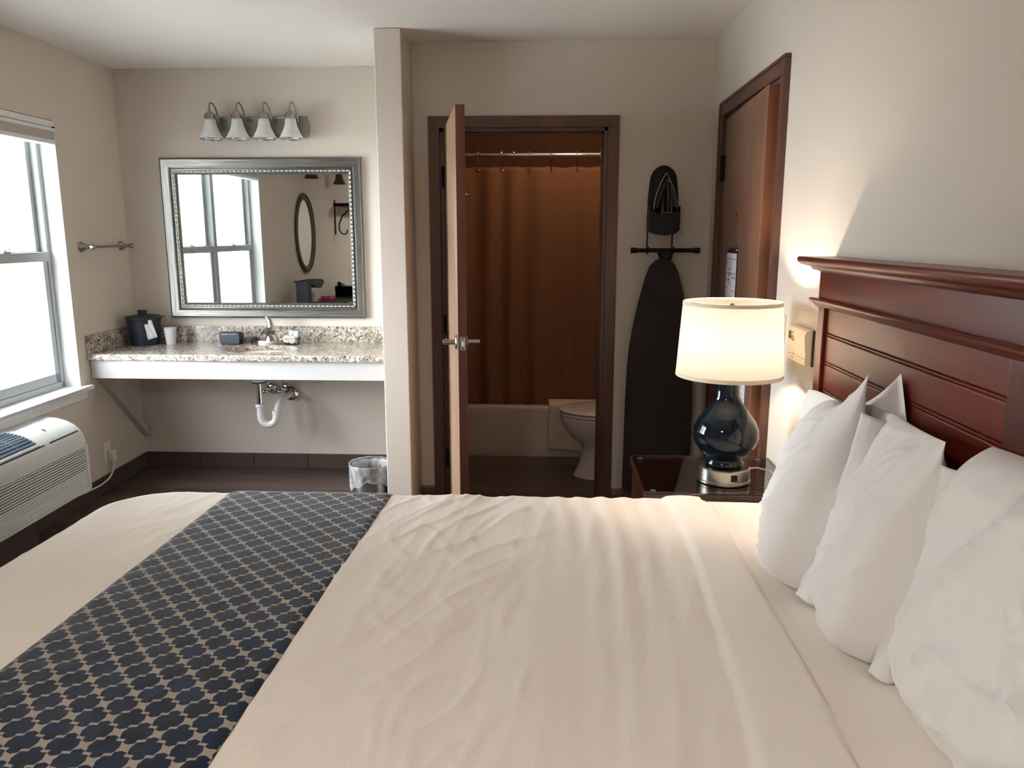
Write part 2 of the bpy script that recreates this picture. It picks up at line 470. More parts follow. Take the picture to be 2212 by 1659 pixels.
# right wall with entry door opening
EY0, EY1 = 2.995, 3.95
b = MB(); b.box(XR, XR + 0.12, YBACK, EY0, 0, ZC - 0.001); b.box(XR, XR + 0.12, EY1, 6.0, 0, ZC - 0.001); b.box(XR, XR + 0.12, EY0, EY1, 2.045, ZC - 0.001)
struct('wall_right', b, 'wall')
b = MB(); b.box(-2.7, 1.0, YBACK - 0.1, YBACK, 0, ZC - 0.001); struct('wall_rear', b, 'wall')
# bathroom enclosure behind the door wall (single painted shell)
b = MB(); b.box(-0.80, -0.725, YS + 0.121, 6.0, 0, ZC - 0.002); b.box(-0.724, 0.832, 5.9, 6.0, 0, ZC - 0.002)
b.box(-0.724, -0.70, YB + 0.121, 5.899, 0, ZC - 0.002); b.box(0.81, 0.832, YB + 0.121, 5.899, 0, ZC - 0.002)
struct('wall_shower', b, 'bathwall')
# corridor side outside the entry door (closes the opening)
b = MB(); b.box(XR + 0.121, XR + 0.15, 2.9, 4.1, 0, 2.2); struct('wall_corridor', b, 'bathwall')

# baseboards
b = MB()
for i in range(5):
    x0 = -2.62 + i * 0.3553
    b.box(x0, min(x0 + 0.3523, -0.858), YS - 0.012, YS, 0, 0.095, bev=0.002)
struct('baseboard_back', b, 'base_tile')
b = MB(); s0 = -6.2
while s0 < -0.03:
    s1 = min(s0 + 0.45, -0.013); b.box(0, 0.012, s0, s1 - 0.002, 0, 0.095, bev=0.002); s0 = s1 if s1 > -0.02 else s0 + 0.45
    if s1 == -0.013: break
struct('baseboard_left', b, 'base_tile', frame=LF)
def base_prof(b, axis, a, c, off, sgn):
    # small stepped wooden base moulding, profile (distance from wall, height)
    pr = [(0, 0), (0.016, 0), (0.016, 0.055), (0.011, 0.062), (0.011, 0.075), (0.005, 0.085), (0, 0.085)]
    b.prism([(off + sgn * d, z) for d, z in pr], axis, a, c)
b = MB(); base_prof(b, 'x', -0.724, DX0 - 0.062, YB, -1); base_prof(b, 'x', DX1 + 0.062, XR, YB, -1)
struct('baseboard_bathroom', b, 'trimwood_h')
b = MB(); base_prof(b, 'y', YBACK, EY0 - 0.065, XR, -1); base_prof(b, 'y', EY1 + 0.065, YB - 0.016, XR, -1)
struct('baseboard_right', b, 'trimwood_y')

# ------------------------------------------------------------------ window (two double-hung units) in the left wall
wn = sthing('window_1', (-0.1, -1.39, WZ0), LF)
mid = (WS0 + WS1) / 2 + 0.03
MS = -1.372
fr = MB()
F0, F1 = -0.155, -0.085   # frame depth
Z0, Z1 = WZ0 + 0.0, WZ1
fr.box(F0, F1, WS0, WS0 + 0.035, Z0, Z1, .002); fr.box(F0, F1, WS1 - 0.035, WS1, Z0, Z1, .002)
fr.box(F0, F1, WS0, WS1, Z0, Z0 + 0.035, .002); fr.box(F0, F1, WS0, WS1, Z1 - 0.035, Z1, .002)
fr.box(F0 - 0.005, F1 + 0.012, MS - 0.028, MS + 0.028, Z0, Z1, .003)
obj('window_frame', fr, 'white_vinyl', wn)
ZM = 1.375
for k, (a, c) in enumerate(((WS0 + 0.035, MS - 0.028), (MS + 0.028, WS1 - 0.035))):
    # lower sash (room side)
    sl = MB(); x0, x1 = -0.120, -0.090
    sl.box(x0, x1, a, a + 0.038, Z0 + 0.035, ZM + 0.02, .003); sl.box(x0, x1, c - 0.038, c, Z0 + 0.035, ZM + 0.02, .003)
    sl.box(x0, x1, a, c, Z0 + 0.035, Z0 + 0.085, .003); sl.box(x0, x1 + 0.006, a, c, ZM - 0.03, ZM + 0.02, .003)
    so = obj('lower_sash', sl, 'white_vinyl', wn)
    g = MB(); g.box(-0.107, -0.103, a + 0.036, c - 0.036, Z0 + 0.083, ZM - 0.028); obj('pane', g, 'pane', so)
    lk = MB(); m_ = (a + c) / 2; lk.box(-0.110, -0.086, m_ - 0.03, m_ + 0.03, ZM + 0.02, ZM + 0.028, .002); lk.cyl((-0.1, m_, ZM + 0.028), (-0.1, m_, ZM + 0.04), 0.009); lk.box(-0.104, -0.075, m_ - 0.006, m_ + 0.006, ZM + 0.034, ZM + 0.042, .002)
    obj('latch', lk, 'white_vinyl', so)
    su = MB(); x0, x1 = -0.150, -0.122
    su.box(x0, x1, a, a + 0.034, ZM - 0.02, Z1 - 0.035, .003); su.box(x0, x1, c - 0.034, c, ZM - 0.02, Z1 - 0.035, .003)
    su.box(x0, x1, a, c, ZM - 0.02, ZM + 0.025, .003); su.box(x0, x1, a, c, Z1 - 0.075, Z1 - 0.035, .003)
    so = obj('upper_sash', su, 'white_vinyl', wn)
    g = MB(); g.box(-0.138, -0.134, a + 0.032, c - 0.032, ZM + 0.023, Z1 - 0.073); obj('pane', g, 'pane', so)
# white jamb liner + sill
b = MB()
b.box(-0.085, 0.001, WS0 - 0.0005, WS0 + 0.004, WZ0, WZ1); b.box(-0.085, 0.001, WS1 - 0.004, WS1 + 0.0005, WZ0, WZ1)
struct('trim_1', b, 'sill', frame=LF)
b = MB(); b.box(-0.086, 0.045, WS0 - 0.0, WS1 + 0.0, WZ0 - 0.02, WZ0 + 0.001, .004); b.box(0.0, 0.045, WS0 - 0.03, WS1 + 0.055, WZ0 - 0.022, WZ0 + 0.0015, .004); b.box(0.0, 0.016, WS0 - 0.02, WS1 + 0.03, WZ0 - 0.07, WZ0 - 0.02, .004)
struct('trim_2', b, 'sill', frame=LF)
# blind, raised
bt = thing('roller_blind', 'beige cellular blind pulled up at the top of the window', 'window blind', (-0.04, -1.39, 1.95), LF)
b = MB(); b.box(-0.065, 0.006, WS0 + 0.006, WS1 - 0.006, 2.035, 2.066, .003); b.box(-0.06, 0.009, WS0 + 0.006, WS1 - 0.006, 2.012, 2.032, .003)
obj('headrail', b, 'sill', bt)
b = MB()
for k in range(5): b.box(-0.055, 0.004, WS0 + 0.008, WS1 - 0.008, 1.972 + k * 0.008, 1.9795 + k * 0.008, .0025)
obj('folded_fabric', b, 'blind', bt)
b = MB(); b.box(-0.058, 0.007, WS0 + 0.006, WS1 - 0.006, 1.948, 1.971, .004); obj('bottom_rail', b, 'sill', bt)
b = MB(); b.box(-0.012, 0.010, WS1 - 0.022, WS1 - 0.006, 2.03, 2.038); obj('bracket', b, 'black_plastic', bt)

# outside world: neighbouring stucco wing and the ground
b = MB(); b.box(-4.2, -0.17, -0.35, 0.4, -1.0, 3.4, .02)
struct('wall_outside', b, 'stucco', frame=LF)
b = MB(); b.box(-30, -0.161, -25, 25, -1.2, -1.0); struct('floor_outside', b, 'ground', frame=LF)

# ------------------------------------------------------------------ bathroom door frame, leaf
def casing(b, x0, x1, zt, y, dep=0.018, wd=0.058):
    b.box(x0 - wd, x0, y - dep, y, 0, zt + 0.0, .003); b.box(x1, x1 + wd, y - dep, y, 0, zt, .003)
    b.box(x0 - wd, x1 + wd, y - dep, y, zt, zt + wd, .003)
b = MB(); casing(b, DX0, DX1, DZ, YB)
b.box(DX0, DX0 + 0.018, YB - 0.0, YB + 0.122, 0, DZ); b.box(DX1 - 0.018, DX1, YB, YB + 0.122, 0, DZ); b.box(DX0, DX1, YB, YB + 0.122, DZ - 0.018, DZ)
b.box(DX0 + 0.018, DX0 + 0.030, YB + 0.045, YB + 0.08, 0, DZ - 0.018); b.box(DX1 - 0.030, DX1 - 0.018, YB + 0.045, YB + 0.08, 0, DZ - 0.018); b.box(DX0 + 0.018, DX1 - 0.018, YB + 0.045, YB + 0.08, DZ - 0.030, DZ - 0.018)
struct('trim_3', b, 'trimwood')
hinge = Vector((DX0 + 0.022, YB - 0.012, 0))
free = Vector((-0.405, 3.405, 0))
ang = math.atan2(free.y - hinge.y, free.x - hinge.x)
LW = (free - hinge).length
DF = Matrix.Translation(hinge) @ Matrix.Rotation(ang, 4, 'Z')   # local +x along the leaf, +y on the bathroom-curtain side
dt = sthing('door_1', (0, 0, 0.01), DF)
b = MB(); b.box(0, LW, 0.0, 0.04, 0.012, 2.022, .0015); obj('door_leaf', b, 'doorwood', dt)
b = MB(); b.box(LW, LW + 0.0008, 0.0008, 0.0392, 0.013, 2.021); obj('edge_band', b, 'edgered', dt)
zk = 1.012; xk = LW - 0.06
h1 = MB()
for sg, y0 in ((-1, 0.0), (1, 0.04)):
    h1.lathe([(0, y0), (0.033, y0), (0.033, y0 + sg * 0.006), (0.028, y0 + sg * 0.010), (0.012, y0 + sg * 0.011), (0.011, y0 + sg * 0.03), (0.011, y0 + sg * 0.062), (0, y0 + sg * 0.064)], (xk, 0, zk), 28, 'y')
    h1.tube([(xk, y0 + sg * 0.052, zk), (xk - 0.03, y0 + sg * 0.055, zk), (xk - 0.075, y0 + sg * 0.052, zk - 0.002), (xk - 0.108, y0 + sg * 0.046, zk - 0.004)], 0.009, 12, radii=[0.011, 0.010, 0.009, 0.008])
obj('door_handle', h1, 'nickel', dt)
b = MB(); b.box(LW - 0.001, LW + 0.0015, 0.008, 0.033, zk - 0.03, zk + 0.03, .0008); obj('latch_plate', b, 'nickel', dt)
b = MB(); b.prism([(LW + 0.001, 0.012), (LW + 0.011, 0.014), (LW + 0.001, 0.029)], 'z', zk - 0.01, zk + 0.01); obj('latch_bolt', b, 'chrome', dt)
b = MB()
for zz in (zk - 0.022, zk + 0.022): b.cyl((LW + 0.001, 0.0205, zz), (LW + 0.0022, 0.0205, zz), 0.0035, n=12)
obj('screw', b, 'dark_metal', dt)
for zz in (0.25, 1.0, 1.78):
    b = MB(); b.cyl((-0.004, -0.006, zz - 0.05), (-0.004, -0.006, zz + 0.05), 0.0065, n=14); b.box(0.0, 0.03, -0.0015, 0.0, zz - 0.05, zz + 0.05); b.sph((-0.004, -0.006, zz + 0.053), 0.007, n=10)
    obj('hinge', b, 'dark_metal', dt)
# small robe hook on the bathroom side of the leaf
hk = MB(); hx = LW - 0.10; hz = 1.66 + .0
hk.lathe([(0, 0.04), (0.014, 0.04), (0.014, 0.045), (0.006, 0.048), (0.006, 0.058), (0.010, 0.062), (0.011, 0.068), (0, 0.073)], (hx, 0, hz), 18, 'y')
obj('robe_hook', hk, 'nickel', dt)

# ------------------------------------------------------------------ entry door in right wall
b = MB()
wd = 0.06
b.box(XR - 0.018, XR, EY0 - wd, EY0, 0, 2.045, .004); b.box(XR - 0.018, XR, EY1, EY1 + wd, 0, 2.045, .004); b.box(XR - 0.018, XR, EY0 - wd, EY1 + wd, 2.045, 2.105, .004)
b.box(XR - 0.024, XR, EY0 - wd - 0.004, EY0 - wd + 0.012, 0, 2.097, .003); b.box(XR - 0.024, XR, EY0 - wd - 0.004, EY1 + wd + 0.004, 2.097, 2.110, .003); b.box(XR - 0.024, XR, EY1 + wd - 0.012, EY1 + wd + 0.004, 0, 2.097, .003)
b.box(XR, XR + 0.12, EY0, EY0 + 0.018, 0, 2.045); b.box(XR, XR + 0.12, EY1 - 0.018, EY1, 0, 2.045); b.box(XR, XR + 0.12, EY0, EY1, 2.027, 2.045)
b.box(XR + 0.055, XR + 0.09, EY0 + 0.018, EY0 + 0.032, 0, 2.027); b.box(XR + 0.055, XR + 0.09, EY0 + 0.018, EY1 - 0.018, 2.012, 2.027)
struct('trim_4', b, 'trimwood')
eh = Vector((XR - 0.003, EY1 - 0.022, 0)); ef = Vector((XR - 0.050, EY0 + 0.018, 0))
ea = math.atan2(ef.y - eh.y, ef.x - eh.x); EW = (ef - eh).length
EF = Matrix.Translation(eh) @ Matrix.Rotation(ea, 4, 'Z')   # +x along leaf towards free edge; room side is -y
et = sthing('door_2', (0, 0, 0.01), EF)
b = MB(); b.box(0, EW, 0.0, 0.045, 0.012, 2.022, .0015); obj('door_leaf', b, 'entrywood', et)
b = MB(); b.box(EW, EW + 0.0008, 0.0008, 0.0442, 0.013, 2.021); obj('edge_band', b, 'edgewood', et)
for zz in (0.25, 1.02, 1.80):
    b = MB(); b.cyl((-0.006, -0.009, zz - 0.06), (-0.006, -0.009, zz + 0.06), 0.010, n=14); b.box(0.0, 0.035, -0.003, 0.0, zz - 0.055, zz + 0.055, .001); b.box(-0.045, -0.006, -0.003, 0.0, zz - 0.055, zz + 0.055, .001)
    obj('hinge', b, 'dark_metal', et)
b = MB()
for xx, zz in ((0.19, 1.985), (0.19, 1.945), (0.32, 1.985), (0.32, 1.945)): b.cyl((xx, -0.0012, zz), (xx, 0.003, zz), 0.009, n=12)
obj('screw_hole', b, 'brass', et)
b = MB(); xx = 0.40; b.lathe([(0, 0), (0.009, 0), (0.009, -0.004), (0, -0.006)], (xx, 0, 1.575), 14, 'y'); b.tube([(xx, -0.004, 1.575), (xx, -0.012, 1.567), (xx, -0.012, 1.553), (xx, -0.005, 1.545)], 0.0025, 8)
obj('hook', b, 'brass', et)
b = MB(); kx = EW - 0.07; b.lathe([(0, 0), (0.034, 0), (0.034, -0.008), (0.012, -0.012), (0.012, -0.045), (0, -0.047)], (kx, 0, 0.97), 24, 'y'); b.tube([(kx, -0.045, 0.97), (kx - 0.04, -0.05, 0.97), (kx - 0.11, -0.045, 0.968)], 0.009, 10)
obj('door_handle', b, 'nickel', et)
# evacuation map in clear sleeve
def pF(x, y, z): return EF @ Vector((x, y, z))
et2 = thing('evacuation_map', 'white printed floor plan sheet in a clear sleeve on the entry door', 'sign', (0.36, 0, 1.2), EF)
b = MB(); b.box(0.225, 0.49, -0.003, -0.0006, 1.03, 1.435, .001); obj('plastic_sleeve', b, 'tableglass', et2)
b = MB(); b.box(0.232, 0.478, -0.0045, -0.0032, 1.04, 1.405); obj('paper', b, 'paper', et2)
b = MB(); y0, y1 = -0.0052, -0.0046
for (a, c, z, h) in ((.25, .46, 1.378, .003), (.27, .275, 1.345, .028), (.34, .345, 1.34, .03), (.29, .36, 1.333, .003), (.26, .46, 1.315, .003), (.30, .35, 1.305, .006), (.38, .46, 1.297, .004), (.29, .32, 1.28, .012), (.33, .36, 1.268, .006), (.25, .29, 1.245, .003), (.40, .46, 1.24, .003), (.31, .313, 1.14, .08), (.37, .373, 1.15, .07), (.36, .372, 1.21, .008), (.42, .432, 1.205, .008), (.30, .33, 1.185, .003), (.40, .425, 1.165, .004), (.33, .36, 1.12, .003), (.27, .44, 1.07, .003)):
    b.box(a, c, y0, y1, z, z + h)
obj('printed_plan', b, 'ink', et2)
for xx in (0.255, 0.455):
    b = MB(); b.lathe([(0, -0.003), (0.006, -0.003), (0.004, -0.006), (0, -0.007)], (xx, 0, 1.42), 10, 'y'); obj('screw', b, 'chrome', et2)
# door hanger card
hc = thing('door_hanger_card', 'white scalloped hanging card below the floor plan on the entry door', 'sign', (0.73, -0.004, 0.85), EF)
pts = []
x0, x1, z0, z1 = 0.665, 0.80, 0.768, 0.965
for (cx, cz, a0) in ((x1 - .02, z1 - .02, 0), (x0 + .02, z1 - .02, 90), (x0 + .02, z0 + .02, 180), (x1 - .02, z0 + .02, 270)):
    for k in range(5):
        a = radians(a0 + 22.5 * k); pts.append((cx + .02 * cos(a), cz + .02 * sin(a)))
b = MB(); b.prism(pts, 'y', -0.0025, -0.0008); obj('card', b, 'paper', hc)
b = MB()
for cz in (z1 - .025, z0 + .025):
    for k in range(7):
        a = radians(k * 180 / 6) if cz < .85 else radians(180 + k * 180 / 6)
        b.tube([((x0 + x1) / 2 + 0.02 * cos(a) * (1 + .3 * k / 6), -0.003, cz + 0.012 * sin(a)), ((x0 + x1) / 2 + 0.04 * cos(a), -0.003, cz + 0.018 * sin(a) + .004)], 0.0008, 5)
for k in range(5): b.box(x0 + .03, x1 - .03, -0.003, -0.0026, .82 + k * .022, .8225 + k * .022)
obj('printed_ornament', b, 'ink', hc)

# ------------------------------------------------------------------ bathroom
b = MB()
tub_y0, tub_y1, tx0, tx1, tz = 5.13, 5.895, -0.698, 0.808, 0.345
b.prism([(tub_y0, 0), (tub_y0 - 0.004, 0.045), (tub_y0 + 0.008, 0.06), (tub_y0 + 0.008, tz - 0.03), (tub_y0 + 0.012, tz - 0.008), (tub_y0 + 0.024, tz), (tub_y0 + 0.075, tz), (tub_y0 + 0.09, tz - 0.01), (tub_y0 + 0.14, 0.08), (tub_y1 - 0.12, 0.08), (tub_y1 - 0.07, tz), (tub_y1, tz), (tub_y1, 0)], 'x', tx0, tx1)
tb = obj('bathtub', b, 'bath_white', org=(0.05, 5.5, 0), label='white bathtub with plain apron behind the bathroom door opening', cat='bathtub', sharp=50)
# rod and rings, curtain
rod_y, rod_z = 5.17, 1.985
b = MB(); b.cyl((tx0 + .001, rod_y, rod_z), (tx1 - .001, rod_y, rod_z), 0.0125, n=20)
for x, sg in ((tx0 + .001, 1), (tx1 - .001, -1)): b.cyl((x, rod_y, rod_z), (x + sg * 0.012, rod_y, rod_z), 0.03, 0.018)
obj('shower_rod', b, 'chrome', org=(0.05, rod_y, rod_z), label='shiny metal rod running across above the tan shower curtain', cat='curtain rod')
ct = thing('shower_curtain', 'tan fabric shower curtain hanging in soft folds inside the bathtub', 'shower curtain', (0.05, rod_y + 0.03, 0.33))
hx_ = [-0.62, -0.472, -0.32, -0.242, -0.141, -0.002, 0.161, 0.312, 0.47, 0.62, 0.76]
def cur(u, v):
    x = tx0 + 0.03 + u * (tx1 - tx0 - 0.06); z = 0.315 + v * (1.915 - 0.315)
    ph = noise.noise(Vector((x * 2.2, 0, 1.3))) * 3
    amp = 0.020 * (0.35 + 0.65 * max(0, min(1, (0.35 - x) / 0.5)))
    y = rod_y + 0.092 - 0.045 * v + amp * sin(x * 34 + ph + 0.35 * sin(z * 2)) * (0.55 + 0.45 * (1 - v)) + 0.02 * noise.noise(Vector((x * 4, z * 1.2, 5)))
    dz = 0.0
    if v > 0.9:
        k = (v - 0.9) / 0.1
        i = min(range(len(hx_)), key=lambda q: abs(hx_[q] - x))
        dz = -0.006 * k * min(1, abs(hx_[i] - x) / 0.07) ** 2
    return (x, y, z + dz)
b = MB(); b.grid(cur, 260, 60); obj('curtain_fabric', b, 'curtain', ct, sharp=180, solid=0.0015)
ringm = []
for i, x in enumerate(hx_):
    b = MB()
    pts = [(x + 0.004 * sin(k), rod_y + 0.021 * sin(radians(a)) + (0.012 if a > 200 else 0), rod_z + 0.002 + 0.021 * cos(radians(a))) for k, a in enumerate(range(-60, 200, 20))]
    pts += [(x, rod_y + 0.02, rod_z - 0.045), (x + 0.003, rod_y + 0.034, rod_z - 0.075), (x + 0.003, rod_y + 0.044, rod_z - 0.092)]
    b.tube(pts, 0.003, 8); b.sph(pts[0], 0.006, n=8); b.sph(pts[-1], 0.006, n=8)
    obj('ring', b, 'chrome', ct)
# toilet facing -x
tt = thing('toilet', 'white toilet with closed lid beside the bathtub, partly hidden by the door frame', 'toilet', (0.35, 4.72, 0))
TY = 4.73
def ell(cx, rx_f, rx_b, ry, z, n=40, yy=TY):
    out = []
    for k in range(n):
        a = 2 * pi * k / n; c = cos(a)
        rx = rx_f if c < 0 else rx_b
        out.append(Vector((cx + rx * c, yy + ry * sin(a), z)))
    return out
def loft(b, rings, cap=True):
    R = [[b.bm.verts.new(p) for p in r] for r in rings]
    for A, B in zip(R, R[1:]):
        n = len(A)
        for k in range(n): b.bm.faces.new((A[k], A[(k + 1) % n], B[(k + 1) % n], B[k]))
    if cap: b.bm.faces.new(R[0][::-1]); b.bm.faces.new(R[-1])
b = MB(); loft(b, [ell(0.38, 0.225, 0.24, 0.125, 0.0), ell(0.38, 0.22, 0.24, 0.12, 0.02), ell(0.39, 0.20, 0.23, 0.105, 0.08), ell(0.395, 0.185, 0.22, 0.098, 0.16), ell(0.385, 0.19, 0.23, 0.105, 0.21), ell(0.36, 0.215, 0.22, 0.13, 0.245), ell(0.34, 0.24, 0.2, 0.16, 0.30), ell(0.335, 0.262, 0.2, 0.178, 0.35), ell(0.335, 0.268, 0.2, 0.182, 0.385), ell(0.335, 0.262, 0.2, 0.178, 0.39)])
b.box(0.50, 0.80, TY - 0.11, TY + 0.11, 0.10, 0.39, .03)
obj('bowl', b, 'porcelain', tt, sharp=60)
b = MB(); loft(b, [ell(0.335, 0.262, 0.2, 0.178, 0.392), ell(0.335, 0.27, 0.2, 0.184, 0.396), ell(0.335, 0.27, 0.2, 0.184, 0.406), ell(0.335, 0.262, 0.2, 0.178, 0.411)]); obj('seat', b, 'porcelain', tt, sharp=60)
b = MB(); loft(b, [ell(0.335, 0.255, 0.2, 0.175, 0.414), ell(0.335, 0.272, 0.2, 0.186, 0.419), ell(0.335, 0.272, 0.2, 0.186, 0.427), ell(0.335, 0.25, 0.19, 0.17, 0.437), ell(0.335, 0.12, 0.1, 0.08, 0.442)]); obj('lid', b, 'porcelain', tt, sharp=60)
b = MB(); b.box(0.60, 0.80, TY - 0.22, TY + 0.22, 0.39, 0.72, .03, 3); obj('tank', b, 'porcelain', tt)
b = MB(); b.box(0.59, 0.805, TY - 0.23, TY + 0.23, 0.722, 0.76, .012, 3); obj('tank_lid', b, 'porcelain', tt)
b = MB(); b.cyl((0.60, TY - 0.15, 0.66), (0.585, TY - 0.15, 0.66), 0.012); b.tube([(0.588, TY - 0.15, 0.66), (0.584, TY - 0.09, 0.655)], 0.006); obj('flush_lever', b, 'chrome', tt)
# folded towel over the tub rim
def tw(u, v):
    x = 0.0 + u * 0.34; L = 0.66 * v
    wv = 0.004 * sin(u * 9 + v * 5) + 0.005 * noise.noise(Vector((u * 4, v * 6, 2)))
    if L < 0.22: y, z = tub_y0 + 0.10 + 0.02 * (1 - L / .22), tz - 0.20 + L
    elif L < 0.36:
        a = (L - 0.22) / 0.14 * pi; y = tub_y0 + 0.047 + 0.062 * cos(a); z = tz + 0.014 + 0.020 * sin(a)
    else: y, z = tub_y0 - 0.016 + wv, tz + 0.014 - (L - 0.36)
    return (x + 0.012 * v * (u - 0.5), y, z - (0.03 * u * v if L > .36 else 0) + 0.0)
b = MB(); b.grid(tw, 24, 40)
obj('bath_mat', b, 'towel', org=(0.17, tub_y0, tz), label='folded white bath mat draped over the tub rim beside the toilet', cat='bath mat', sharp=180, solid=0.016)
# bathroom ceiling light
lt = thing('bathroom_ceiling_light', 'small round dome light on the bathroom ceiling', 'ceiling light', (0.12, 4.75, ZC))
b = MB(); b.lathe([(0, 0), (0.13, 0), (0.13, -0.02), (0.11, -0.03), (0, -0.03)], (0.12, 4.75, ZC)); obj('base', b, 'nickel', lt)
b = MB(); b.lathe([(0.105, -0.03), (0.10, -0.05), (0.07, -0.075), (0, -0.09)], (0.12, 4.75, ZC)); obj('dome', b, 'bath_bulb', lt)

# ------------------------------------------------------------------ vanity counter
ZT = 0.825; CX0, CX1, CY0 = -2.605, -0.858, 4.225
SKX, SKY, SRX, SRY = -1.70, 4.47, 0.215, 0.155
vt = thing('vanity_counter', 'long speckled granite washbasin counter with white apron along the back wall', 'vanity counter', (-1.73, 4.5, 0.68))
b = MB(); bm = b.bm
def topgrid():
    n = 64; outer = []; inner = []
    for k in range(n):
        a = 2 * pi * k / n; c, s_ = cos(a), sin(a)
        inner.append((SKX + SRX * c, SKY + SRY * s_))
        # outer: rectangle hit by ray
        tx = ((CX1 if c > 0 else CX0) - SKX) / c if abs(c) > 1e-9 else 1e9
        ty = ((YS - 0.001 if s_ > 0 else CY0) - SKY) / s_ if abs(s_) > 1e-9 else 1e9
        t_ = min(tx, ty); outer.append((SKX + t_ * c, SKY + t_ * s_))
    return outer, inner
o_, i_ = topgrid()
corners = [(CX1, YS - 0.001), (CX0, YS - 0.001), (CX0, CY0), (CX1, CY0)]
VI = [bm.verts.new((x, y, ZT)) for x, y in i_]; VO = [bm.verts.new((x, y, ZT)) for x, y in o_]
VB = [bm.verts.new((x, y, ZT - 0.03)) for x, y in i_]
n = len(VI)
for k in range(n):
    bm.faces.new((VI[k], VI[(k + 1) % n], VO[(k + 1) % n], VO[k])); bm.faces.new((VI[k], VB[k], VB[(k + 1) % n], VI[(k + 1) % n]))
    p, q = o_[k], o_[(k + 1) % n]
    if abs(p[0] - q[0]) > 1e-6 and abs(p[1] - q[1]) > 1e-6:
        cc = min(corners, key=lambda c_: abs(c_[0] - p[0]) + abs(c_[1] - p[1]) + abs(c_[0] - q[0]) + abs(c_[1] - q[1]))
        bm.faces.new((VO[k], VO[(k + 1) % n], bm.verts.new((cc[0], cc[1], ZT))))
# eased front edge
b.prism([(CY0 + 0.004, ZT - 0.038), (CY0 - 0.004, ZT - 0.034), (CY0 - 0.009, ZT - 0.022), (CY0 - 0.008, ZT - 0.008), (CY0 + 0.0, ZT - 0.0005), (CY0 + 0.02, ZT - 0.0005), (CY0 + 0.02, ZT - 0.038)], 'x', CX0, CX1)
b.box(CX0, SKX - SRX - 0.05, CY0 + 0.01, YS - 0.001, ZT - 0.03, ZT - 0.002); b.box(SKX + SRX + 0.05, CX1, CY0 + 0.01, YS - 0.001, ZT - 0.03, ZT - 0.002)
obj('countertop', b, 'granite', vt, recalc=False)
b = MB(); b.box(-2.60, CX1, YS - 0.022, YS - 0.001, ZT, ZT + 0.097, .0015)
b2 = MB(); b2.box(0.0005, 0.022, -0.578, -0.03, ZT, ZT + 0.102, .0015); b2.xf(LF); b._merge(b2.bm.copy()); b2.bm.free()
obj('backsplash', b, 'granite', vt)
b = MB(); b.box(-2.602, CX1, CY0 + 0.02, CY0 + 0.04, 0.682, ZT - 0.038, .002); obj('apron', b, 'apron', vt)
# undermount basin
b = MB()
rs = []
for sc_, z in ((1.03, ZT - 0.031), (0.98, ZT - 0.05), (0.90, ZT - 0.09), (0.72, ZT - 0.125), (0.4, ZT - 0.14), (0.1, ZT - 0.145)):
    rs.append([Vector((SKX + SRX * sc_ * cos(2 * pi * k / 40), SKY + SRY * sc_ * sin(2 * pi * k / 40), z)) for k in range(40)])
loft(b, rs, False); b.box(SKX - .02, SKX + .02, SKY - .02, SKY + .02, ZT - .148, ZT - .145)
obj('basin', b, 'porcelain', vt, sharp=60, solid=0.004)
# drain plumbing
PX, PY = -1.755, 4.55
b = MB(); b.lathe([(0.0, 0.655), (0.045, 0.655), (0.037, 0.625), (0.036, 0.612), (0, 0.612)], (PX, PY, 0), 24); obj('drain_body', b, 'pvc', vt)
b = MB(); b.lathe([(0.0, 0.612), (0.04, 0.612), (0.04, 0.606), (0, 0.606)], (PX, PY, 0), 24); obj('drain_gasket', b, 'black_plastic', vt)
b = MB(); b.cyl((PX, PY, 0.46), (PX, PY, 0.61), 0.0165, n=20); obj('tailpiece', b, 'chrome', vt)
b = MB(); b.lathe([(0, 0.475), (0.026, 0.475), (0.029, 0.47), (0.029, 0.458), (0.024, 0.455), (0, 0.455)], (PX, PY, 0), 10)
pts = [(PX, PY, 0.457), (PX, PY, 0.405)]
for k in range(9):
    a = pi * k / 8; pts.append((PX + 0.045 - 0.045 * cos(a), PY + 0.012 * k / 8, 0.39 - 0.045 * sin(a)))
pts += [(PX + 0.092, PY + 0.02, 0.42)]
b.tube(pts, 0.021, 16)
q = pts[-1]
b.lathe([(0, -0.012), (0.028, -0.012), (0.028, 0.012), (0, 0.012)], q, 10)
pts2 = [q, (q[0] + 0.003, q[1] + 0.02, q[2] + 0.035), (q[0] + 0.012, q[1] + 0.05, q[2] + 0.062), (q[0] + 0.02, q[1] + 0.11, q[2] + 0.072), (q[0] + 0.022, YS - 0.01, q[2] + 0.072)]
b.tube(pts2, 0.019, 16)
obj('trap_pipe', b, 'pvc', vt, sharp=50)
b = MB(); qq = pts2[-1]; b.lathe([(0.0, -0.004), (0.03, -0.006), (0.034, -0.02), (0.046, -0.012), (0.052, 0.0), (0.052, 0.009), (0, 0.009)], qq, 30, 'y'); obj('wall_flange', b, 'chrome', vt)
for vx in (-1.765, -1.668):
    b = MB(); zv = 0.525
    b.lathe([(0, 0), (0.034, 0), (0.033, -0.006), (0.026, -0.011), (0.012, -0.012), (0.012, -0.04), (0, -0.04)], (vx, YS - 0.001, zv), 24, 'y')
    b.sph((vx - 0.006, YS - 0.052, zv + 0.004), 0.016, (1, 1, 1), 14); b.sph((vx - 0.03, YS - 0.06, zv - 0.012), 0.013, (1.2, .7, 1), 12); b.tube([(vx - 0.006, YS - 0.052, zv + 0.01), (vx - 0.008, YS - 0.055, zv + 0.05), (vx - 0.01, YS - 0.07, 0.70)], 0.005, 8)
    obj('stop_valve', b, 'chrome', vt)
